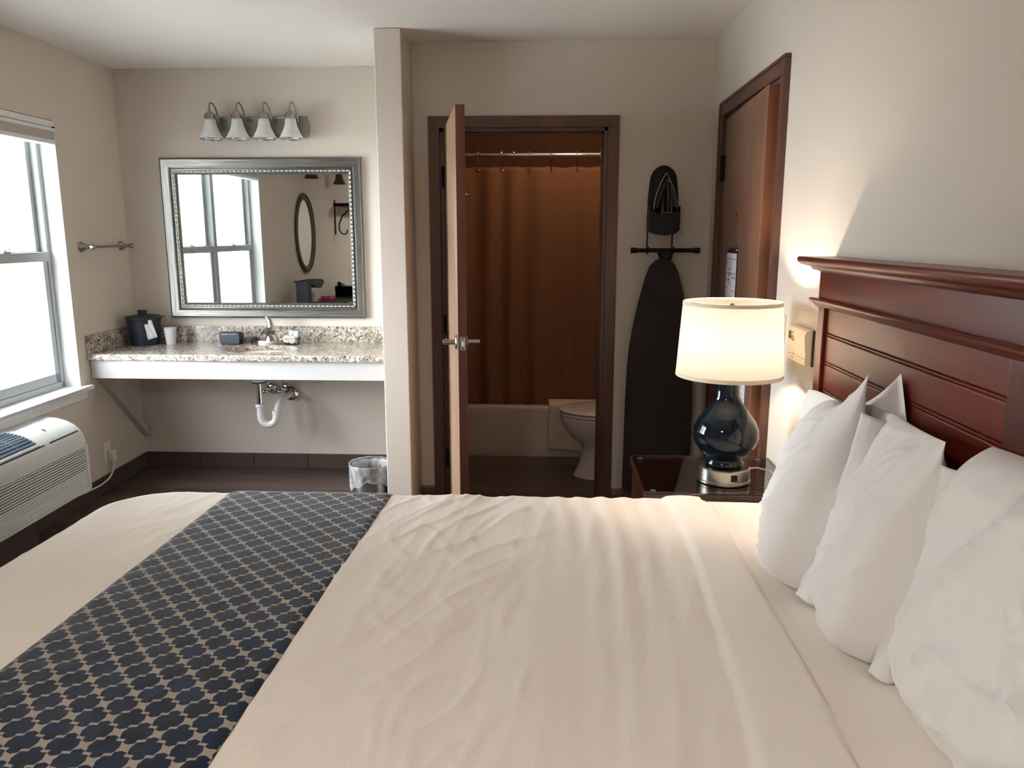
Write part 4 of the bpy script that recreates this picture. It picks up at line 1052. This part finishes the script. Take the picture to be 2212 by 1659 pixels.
def mould(b, pr, y1, y0):
    # profile: (projection beyond face, z); returns around the far end
    face = .776
    fr_ = [(face - p, z) for p, z in pr]
    n = len(pr)
    V1 = [b.bm.verts.new((face - p, y1 + p, z)) for p, z in pr]
    V0 = [b.bm.verts.new((face - p, y0 - p, z)) for p, z in pr]
    V2 = [b.bm.verts.new((.830, y1 + p, z)) for p, z in pr]
    for k in range(n - 1):
        b.bm.faces.new((V0[k], V0[k + 1], V1[k + 1], V1[k])); b.bm.faces.new((V1[k], V1[k + 1], V2[k + 1], V2[k]))
    # caps top / bottom
    for k in (0, n - 1):
        c0 = b.bm.verts.new((.830, y0 - pr[k][0], pr[k][1]))
        b.bm.faces.new((V0[k], V1[k], V2[k], c0))
b = MB(); mould(b, [(0.0, 1.382), (.006, 1.386), (.018, 1.390), (.022, 1.397), (.024, 1.399), (.034, 1.401), (.046, 1.405), (.052, 1.412), (.053, 1.420), (.050, 1.4255), (0.0, 1.4258)], hY1, hY0); obj('cap_moulding', b, 'cherry', bd, sharp=40)
b = MB(); mould(b, [(0.0, 1.283), (.006, 1.286), (.012, 1.293), (.016, 1.297), (.020, 1.300), (.022, 1.305), (.018, 1.309), (0.0, 1.3095)], hY1, hY0); obj('rail_moulding', b, 'cherry', bd, sharp=40)
b = MB(); b.box(-1.25, .77, .50, 2.28, .34, .60, .05, 4); obj('mattress', b, 'mattress', bd)
b = MB(); b.box(-1.24, .77, .52, 2.26, .10, .335, .01); obj('box_spring', b, 'mattress', bd)
for x, y in ((-1.1, .65), (-1.1, 2.1), (.6, .65), (.6, 2.1)):
    b = MB(); b.cyl((x, y, 0.001), (x, y, .10), .03); obj('leg', b, 'dark_metal', bd)

# --- bedding surface
RE = .085; Z0B = .668
FX0, FY0, FY1 = -1.345, .43, 2.352     # flat part borders (foot, near, far)
RC = .16
def sdf_grad(x, y):
    # rounded rectangle with far head side at x=2.0
    cx, cy = (FX0 + 2.0) / 2, (FY0 + FY1) / 2; hx, hy = (2.0 - FX0) / 2 - RC, (FY1 - FY0) / 2 - RC
    dx, dy = x - cx, y - cy; sx = 1 if dx > 0 else -1; sy = 1 if dy > 0 else -1
    ax, ay = abs(dx) - hx, abs(dy) - hy
    if ax > 0 and ay > 0:
        L = math.hypot(ax, ay); return L - RC, (sx * ax / L, sy * ay / L)
    if ax > ay: return ax - RC, (sx, 0)
    return ay - RC, (0, sy)
def ridge(v): return 1 - abs(v) * 2
def smooth(a, b_, x):
    t_ = max(0, min(1, (x - a) / (b_ - a))); return t_ * t_ * (3 - 2 * t_)
fold1 = [(1.0, .332), (1.108, .335), (1.34, .352), (1.61, .364), (1.94, .382), (2.17, .384), (2.39, .361), (2.8, .33)]
fold2 = [(1.0, .485), (1.116, .488), (1.346, .498), (1.573, .494), (1.942, .503), (2.292, .505), (2.392, .463), (2.8, .40)]
def interp(tab, y):
    if y <= tab[0][0]: return tab[0][1]
    for (a, v), (c, w_) in zip(tab, tab[1:]):
        if y <= c: return v + (w_ - v) * (y - a) / (c - a)
    return tab[-1][1]
def wr(x, y):
    """wrinkle height"""
    t_ = smooth(-.6, -.35, x)
    # long folds running front to back, slightly fanned
    xx = x + .10 * sin(y * 1.6 + .5) + .05 * noise.noise(Vector((x * 1.5, y * 1.2, 3)))
    a = noise.noise(Vector((xx * 9, y * 1.1, 0))) * .0036
    a += (ridge(noise.noise(Vector((xx * 17, y * 1.7, 4)))) ** 3) * .0016
    xd = x * .80 - y * .45; yd = x * .45 + y * .80
    k = smooth(.15, -.25, x)
    c = noise.noise(Vector((xd * 13, yd * 3.4, 9))); c2 = noise.noise(Vector((xd * 7 + yd * 3, yd * 5 - xd * 2, 19)))
    a += k * (max(0, ridge(c)) ** 6 * .0040 + max(0, ridge(c2)) ** 8 * .0030 + c * .001)
    a += (noise.noise(Vector((x * 26, y * 16, 2)))) * .0006
    fan = smooth(-.1, .2, x) * smooth(.42, .25, x)
    a += fan * .0020 * sin((x - interp(fold1, y)) * 90 + .8 * sin(y * 3)) * (0.4 + 0.6 * smooth(1.4, 2.3, y))
    f1, f2 = interp(fold1, y), interp(fold2, y)
    s1 = smooth(-.004, .004, x - f1); s2 = smooth(-.004, .004, x - f2)
    a = a * (1 - .75 * s1)
    a += .0075 * s1 + .003 * s1 * (1 - s2) * sin(pi * max(0, min(1, (x - f1) / max(.01, f2 - f1)))) - .011 * s2
    a *= (.35 + .65 * t_) if x < 0 else 1
    big = noise.noise(Vector((x * 1.6, y * 1.6, 7))) * .007
    return a * 1.35 + big
def bed_pos(x, y, off=0.0, w=1.0):
    d, (gx, gy) = sdf_grad(x, y)
    if d <= 0:
        return Vector((x, y, Z0B + wr(x, y) * w + off))
    bx_, by_ = x - gx * d, y - gy * d
    h = wr(bx_, by_) * w
    th_ = d / RE
    if th_ < pi / 2: hor, ver = RE * sin(th_), RE * (1 - cos(th_))
    else:
        e = d - RE * pi / 2; hor = RE + .03 * smooth(0, .3, e) * (noise.noise(Vector((bx_ * 5, by_ * 5, 1))) + .4); ver = RE + e
    nrm = Vector((gx * sin(min(th_, pi / 2)), gy * sin(min(th_, pi / 2)), cos(min(th_, pi / 2))))
    return Vector((bx_ + gx * hor, by_ + gy * hor, Z0B + h * max(0, 1 - th_ / 1.5) - ver)) + nrm * (off + h * .5 * min(1, th_))
DROP = .40
gx0, gx1, gy0, gy1 = FX0 - DROP, .772, FY0 - DROP, FY1 + DROP
nx = int((gx1 - gx0) / .009); ny = int((gy1 - gy0) / .012)
def gridxy(u, v): return gx0 + u * (gx1 - gx0), gy0 + v * (gy1 - gy0)
b = MB(); b.grid(lambda u, v: bed_pos(*gridxy(u, v)), nx, ny)
obj('duvet', b, 'sheet', org=(-.3, 1.36, .3), label='cream-white smooth bed cover and folded sheet spread over the bed', cat='bed cover', sharp=180, recalc=False)
# runner
def rx(y, side):  # edge position
    return (-1.043 + .014 * (y - 1.3)) if side == 0 else (-.53 + .022 * (y - 1.1))
b = MB(); vy0, vy1 = FY0 - .32, FY1 + .33
def run(u, v):
    y = vy0 + v * (vy1 - vy0); x = rx(y, 0) * (1 - u) + rx(y, 1) * u
    e = min(u, 1 - u) * .52
    return bed_pos(x, y, .0015 + .0045 * min(1, e / .012), .55)
def run2(u, v):
    p = run(u, v); return p
b.grid(run, 64, 300, uvf=lambda u, v: (u * .515, v * (vy1 - vy0)))
obj('bed_runner', b, 'runner', org=(-.79, 1.4, Z0B), label='navy velvet bed runner with beige trellis pattern across the foot', cat='bed runner', sharp=180, recalc=False)

# ------------------------------------------------------------------ pillows
ZB = .668
def crs(x, wdt): return max(0.0, 1 - abs(x) / wdt)
def soft_pillow(label, ctr, L, H, T, yaw, lean, seed, ear=0.0, ear_u=.1, ear_w=-.1, flap=None, xmin=None, xmax=None, rc=.10, pu=7.0, ptop=2.4, pbot=4.5, hem=None, amp=1.0):
    """u: along the bed width (-1 = end towards the camera), h: up, t: thickness (front = -x)"""
    root = thing('pillow', label, 'pillow', (ctr[0], ctr[1], ZB), group='white pillows leaning on the headboard')
    Rm = Matrix.Rotation(radians(yaw), 4, 'Z') @ Matrix.Rotation(radians(lean), 4, 'Y')
    nu, nv = 110, 84
    def place(t_, u, h):
        p = Rm @ Vector((t_, u, h)) + Vector(ctr)
        if xmin: p.x = max(p.x, xmin(p.y, p.z))
        if xmax: p.x = min(p.x, xmax(p.y, p.z))
        if p.z < ZB + .001: p.z = ZB + .001 + .0
        return p
    def pt(a, c, side):
        # cosine spacing gives fine rows near the seam
        u = -cos(pi * a); h = -cos(pi * c)
        fu = max(0.0, 1 - abs(u) ** pu) ** .5; fh = max(0.0, 1 - abs(h) ** (ptop if h > 0 else pbot)) ** (.62 if h > 0 else .5)
        t_ = T / 2 * fu * fh * (1 + .16 * (-h))
        # rounded corners in plan
        q = max(0, abs(u) ** 3 + abs(h) ** 3 - 1.0)
        k = 1 - rc * q
        if u < 0 and h > 0 and ear: k = 1
        U = u * k * L / 2; Hh = h * k * H / 2
        if ear:
            e = max(0, (h - .15) / .85) ** 1.6 * max(0, (-u - ear_w) / (1 - ear_w)) ** 1.35
            Hh += ear * e; U += ear_u * e; t_ *= 1 - .7 * e
        edge = (1 - abs(u) ** 6) * (1 - abs(h) ** 6)
        s_ = seed * 7.3 + side * 3.1
        w1 = noise.noise(Vector((U * 7 + Hh * 3, Hh * 2.2, s_))); w2 = noise.noise(Vector((U * 3 - Hh * 4, Hh * 9 + U * 5, s_ + 4)))
        w3 = noise.noise(Vector((U * 22, Hh * 8, s_ + 9))); w4 = noise.noise(Vector((U * 2.4, Hh * 2.4, s_ + 13)))
        d = w4 * .016 + crs(w1, .15) ** 1.3 * .009 + crs(w2, .12) ** 1.3 * .009 - crs(w3, .25) ** 1.5 * .004
        # gathers running in from the top and bottom seams
        ga = smooth(.35, .95, abs(h)) * noise.noise(Vector((U * 30, h * 1.5, s_ + 20))) * .008
        t_ += (d * edge + ga * (1 - abs(h) ** 14) * (1 - abs(u) ** 6)) * amp * (1 if fu * fh > .05 else 0)
        if hem is not None: t_ -= .004 * exp(-((h - hem) / .02) ** 2) - .0 * side
        sx = -1 if side == 0 else 1
        return place(sx * t_, U, Hh)
    b = MB(); bm = b.bm; V = {}
    for side in (0, 1):
        for i in range(nu + 1):
            for j in range(nv + 1):
                if side == 1 and (i in (0, nu) or j in (0, nv)): V[1, i, j] = V[0, i, j]; continue
                V[side, i, j] = bm.verts.new(pt(i / nu, j / nv, side))
        for i in range(nu):
            for j in range(nv):
                f = [V[side, i, j], V[side, i + 1, j], V[side, i + 1, j + 1], V[side, i, j + 1]]
                try: bm.faces.new(f)
                except ValueError: pass
    obj('pillow_body', b, 'pillow', root, sharp=180)
    if flap:
        w_, a0, a1, fx = flap     # reach, lower and upper limit along the height, how far it leans to the back
        def ff(a, c):
            h = a0 + (a1 - a0) * a
            hh = h * H / 2 * .97 + (ear * .55 * smooth(.45, 1.0, h) if ear else 0)
            e = c * w_ * (.75 + .25 * sin(pi * a)) * (1 + .12 * noise.noise(Vector((a * 5, seed, 0))))
            yy = -L / 2 + .012 - .016 * sin(pi * min(1, c * 1.3)) - .006 * c + (ear_u * .5 * smooth(.6, 1, h) if ear else 0)
            xx = .004 + fx * e + .008 * sin(a * 7 + seed) * c + .006 * noise.noise(Vector((a * 9, c * 3, seed + 2)))
            if a < .12: yy -= (1 - a / .12) * .020 * c
            return place(xx, yy, hh)
        b = MB(); b.grid(ff, 60, 14); obj('case_end', b, 'pillow', root, sharp=180, solid=.004)
    return root
def sepx(y, z): return .686 + .24 * (y - 1.68) + .24 * (z - .89)     # contact plane between the two far front pillows
soft_pillow('white pillow standing farthest from the camera, nearest the lamp', (.672, 1.915, .866), .53, .40, .165, -15, 15, 1, ear=.125, ear_u=.14, ear_w=-.3, flap=(.085, -.96, .93, .95), xmax=lambda y, z: min(.768, sepx(y, z) - .003), pu=11, pbot=7)
soft_pillow('white pillow behind the others with one sharp corner against the headboard', (.766, 1.98, .862), .76, .38, .05, 0, 2, 2, ear=.135, ear_u=.14, ear_w=-.1, xmin=lambda y, z: .748 + .03 * (z - .9), xmax=lambda y, z: .7845, amp=.4)
soft_pillow('white plump pillow in the middle with its end turned to the camera', (.700, 1.640, .884), .57, .45, .168, -11, 12, 3, flap=(.075, -.97, .90, .9), ear=.025, ear_u=.02, pu=11, pbot=7,
            xmin=lambda y, z: sepx(y, z) if y > 1.68 else sepx(y, z) - (1.68 - y) * 1.6, xmax=lambda y, z: .743 + .03 * (z - .9) + max(0, .04 - max(0, y - 1.56)) * .9)
soft_pillow('white large pillow nearest the camera at the right edge', (.715, .965, .900), .80, .49, .175, -1, 11, 4, xmax=lambda y, z: .7775, hem=.66, amp=2.0, ptop=6.0, pu=9, rc=.05)

# ------------------------------------------------------------------ nightstand, glass, lamp
ns = thing('nightstand', 'dark cherry nightstand between the bed and the entry door', 'nightstand', (.56, 2.69, 0))
NX0, NX1, NY0, NY1, NZ = .312, .828, 2.465, 2.915, .652
b = MB(); b.box(NX0, NX1, NY0, NY1, NZ - .028, NZ, .004, 3); obj('table_top', b, 'nightwood', ns)
b = MB(); b.box(NX0 + .02, NX1 - .01, NY0 + .02, NY1 - .02, .06, NZ - .028, .003); obj('cabinet_body', b, 'nightwood', ns)
b = MB(); b.box(NX0 + .006, NX0 + .02, NY0 + .035, NY1 - .035, NZ - .19, NZ - .05, .003); dr = obj('drawer', b, 'nightwood', ns)
b = MB(); b.sph((NX0 - .008, 2.69, NZ - .12), .014); b.cyl((NX0 + .007, 2.69, NZ - .12), (NX0 - .006, 2.69, NZ - .12), .006); obj('knob', b, 'nickel', dr)
b = MB(); b.box(NX0 + .006, NX0 + .02, NY0 + .035, NY1 - .035, .09, NZ - .21, .003); dr = obj('cabinet_door', b, 'nightwood', ns)
b = MB(); b.sph((NX0 - .008, 2.53, .34), .014); b.cyl((NX0 + .007, 2.53, .34), (NX0 - .006, 2.53, .34), .006); obj('knob', b, 'nickel', dr)
b = MB(); b.box(NX0 + .04, NX1 - .02, NY0 + .04, NY1 - .04, .001, .06); obj('plinth', b, 'nightwood', ns)
gt = thing('glass_top', 'clear glass sheet lying on the dark cherry nightstand', 'glass sheet', (.56, 2.69, NZ))
b = MB(); b.box(NX0 + .004, NX1 - .006, NY0 + .004, NY1 - .004, NZ + .0015, NZ + .0065, .001); obj('glass_sheet', b, 'tableglass', gt)
for x, y in ((NX0 + .035, NY1 - .035), (NX1 - .04, NY1 - .035), (NX0 + .035, NY0 + .035), (NX1 - .04, NY0 + .035)):
    b = MB(); b.cyl((x, y, NZ + .0002), (x, y, NZ + .0014), .010, n=16); obj('bumper_pad', b, 'bag', gt)
LX, LY, LZ = .600, 2.605, NZ + .0068
lp = thing('table_lamp', 'lit table lamp with white drum shade and navy ceramic vase body', 'table lamp', (LX, LY, LZ))
b = MB(); b.lathe([(0, 0), (.084, 0), (.089, .003), (.089, .010), (.087, .012), (.087, .050), (.084, .054), (.06, .056), (0, .056)], (LX, LY, LZ), 56); obj('metal_base', b, 'nickel', lp)
b = MB(); b.box(LX - .016, LX + .006, LY - .0905, LY - .080, LZ + .020, LZ + .043, .002, mat=Matrix.Translation((LX, LY, 0)) @ Matrix.Rotation(radians(14), 4, 'Z') @ Matrix.Translation((-LX, -LY, 0))); obj('usb_port', b, 'black_plastic', lp)
b = MB(); b.lathe([(0, .056), (.058, .056), (.063, .060), (.064, .067), (.060, .073), (.057, .080), (.064, .090), (.084, .106), (.100, .128), (.1085, .155), (.107, .182), (.096, .210), (.078, .236), (.060, .258), (.047, .278), (.040, .300), (.038, .330), (.040, .345), (.037, .352), (0, .353)], (LX, LY, LZ), 64); obj('vase_body', b, 'vase', lp, sharp=60)
b = MB(); b.cyl((LX, LY, LZ + .352), (LX, LY, LZ + .43), .008); b.cyl((LX, LY, LZ + .41), (LX, LY, LZ + .455), .018); b.lathe([(0, .585), (.006, .585), (.009, .592), (.009, .600), (.004, .606), (0, .607)], (LX, LY, LZ), 16); b.tube([(LX + .02, LY, LZ + .42), (LX + .045, LY, LZ + .47), (LX + .045, LY, LZ + .55), (LX, LY, LZ + .588), (LX - .045, LY, LZ + .55), (LX - .045, LY, LZ + .47), (LX - .02, LY, LZ + .42)], .002, 6)
for k in range(3):
    a = 2 * pi * k / 3 + .3; b.tube([(LX, LY, LZ + .588), (LX + .157 * cos(a), LY + .157 * sin(a), LZ + .598)], .0018, 6)
obj('fitting', b, 'nickel', lp)
b = MB(); b.sph((LX, LY, LZ + .495), .028, (1, 1, 1.15), 20); obj('bulb', b, 'bulb', lp)
b = MB(); b.lathe([(.1745, .366), (.159, .612)], (LX, LY, LZ), 72); so = obj('lamp_shade', b, 'shade', lp, sharp=180, solid=.0012)
b = MB(); b.lathe([(.1753, .365), (.1758, .366), (.1748, .378), (.1735, .378)], (LX, LY, LZ), 72, close=True); obj('edge_binding', b, 'shade_trim', so, sharp=60); b = MB(); b.lathe([(.1608, .602), (.1613, .602), (.1602, .613), (.158, .613)], (LX, LY, LZ), 72, close=True); obj('edge_binding', b, 'shade_trim', so, sharp=60)
b = MB(); pts = [(LX + .086, LY + .02, LZ + .035), (LX + .12, LY + .03, LZ + .036), (LX + .16, LY + .02, LZ + .028), (LX + .195, LY - .01, LZ + .006), (.812, LY - .03, LZ + .004)]
b.tube(pts, .003, 8); obj('power_cord', b, 'bag', lp)

# ------------------------------------------------------------------ thermostat, switch
th = thing('thermostat', 'cream plastic wall thermostat between the lamp and headboard', 'thermostat', (XR, 2.61, 1.14))
b = MB()
b.box(XR - .005, XR, 2.478, 2.668, 1.075, 1.190, 0.001)
obj('wall_plate', b, 'brown_rubber', th)
b = MB(); pr_ = [(XR - .005, 1.076), (XR - .024, 1.076), (XR - .026, 1.080), (XR - .026, 1.098), (XR - .025, 1.115), (XR - .0255, 1.135), (XR - .029, 1.150), (XR - .032, 1.163), (XR - .031, 1.176), (XR - .025, 1.187), (XR - .015, 1.191), (XR - .005, 1.191)]
b.prism(pr_, 'y', 2.484, 2.664, .003); obj('housing', b, 'thermo', th, sharp=30)
b = MB(); b.box(XR - .0335, XR - .030, 2.618, 2.645, 1.148, 1.174, .001); obj('display', b, 'lcd', th)
for z in (1.167, 1.155, 1.144):
    b = MB(); b.box(XR - .0333, XR - .029, 2.594, 2.612, z, z + .008, .001); obj('button', b, 'desk', th)
b = MB(); b.box(XR - .0268, XR - .0255, 2.486, 2.660, 1.0975, 1.0985); b.box(XR - .0266, XR - .0245, 2.598, 2.602, 1.098, 1.107); b.box(XR - .0268, XR - .0255, 2.60, 2.62, 1.087, 1.089); obj('seam_mark', b, 'lcd', th)
sw = thing('light_switch', 'white wall switch plate partly hidden behind the lamp shade', 'light switch', (XR, 2.83, 1.14))
b = MB(); b.box(XR - .007, XR, 2.79, 2.865, 1.085, 1.205, .002); obj('cover_plate', b, 'white_plastic', sw)
b = MB(); b.box(XR - .013, XR - .006, 2.822, 2.834, 1.132, 1.156, .002); obj('toggle', b, 'white_plastic', sw)
SC.frame_set(1)
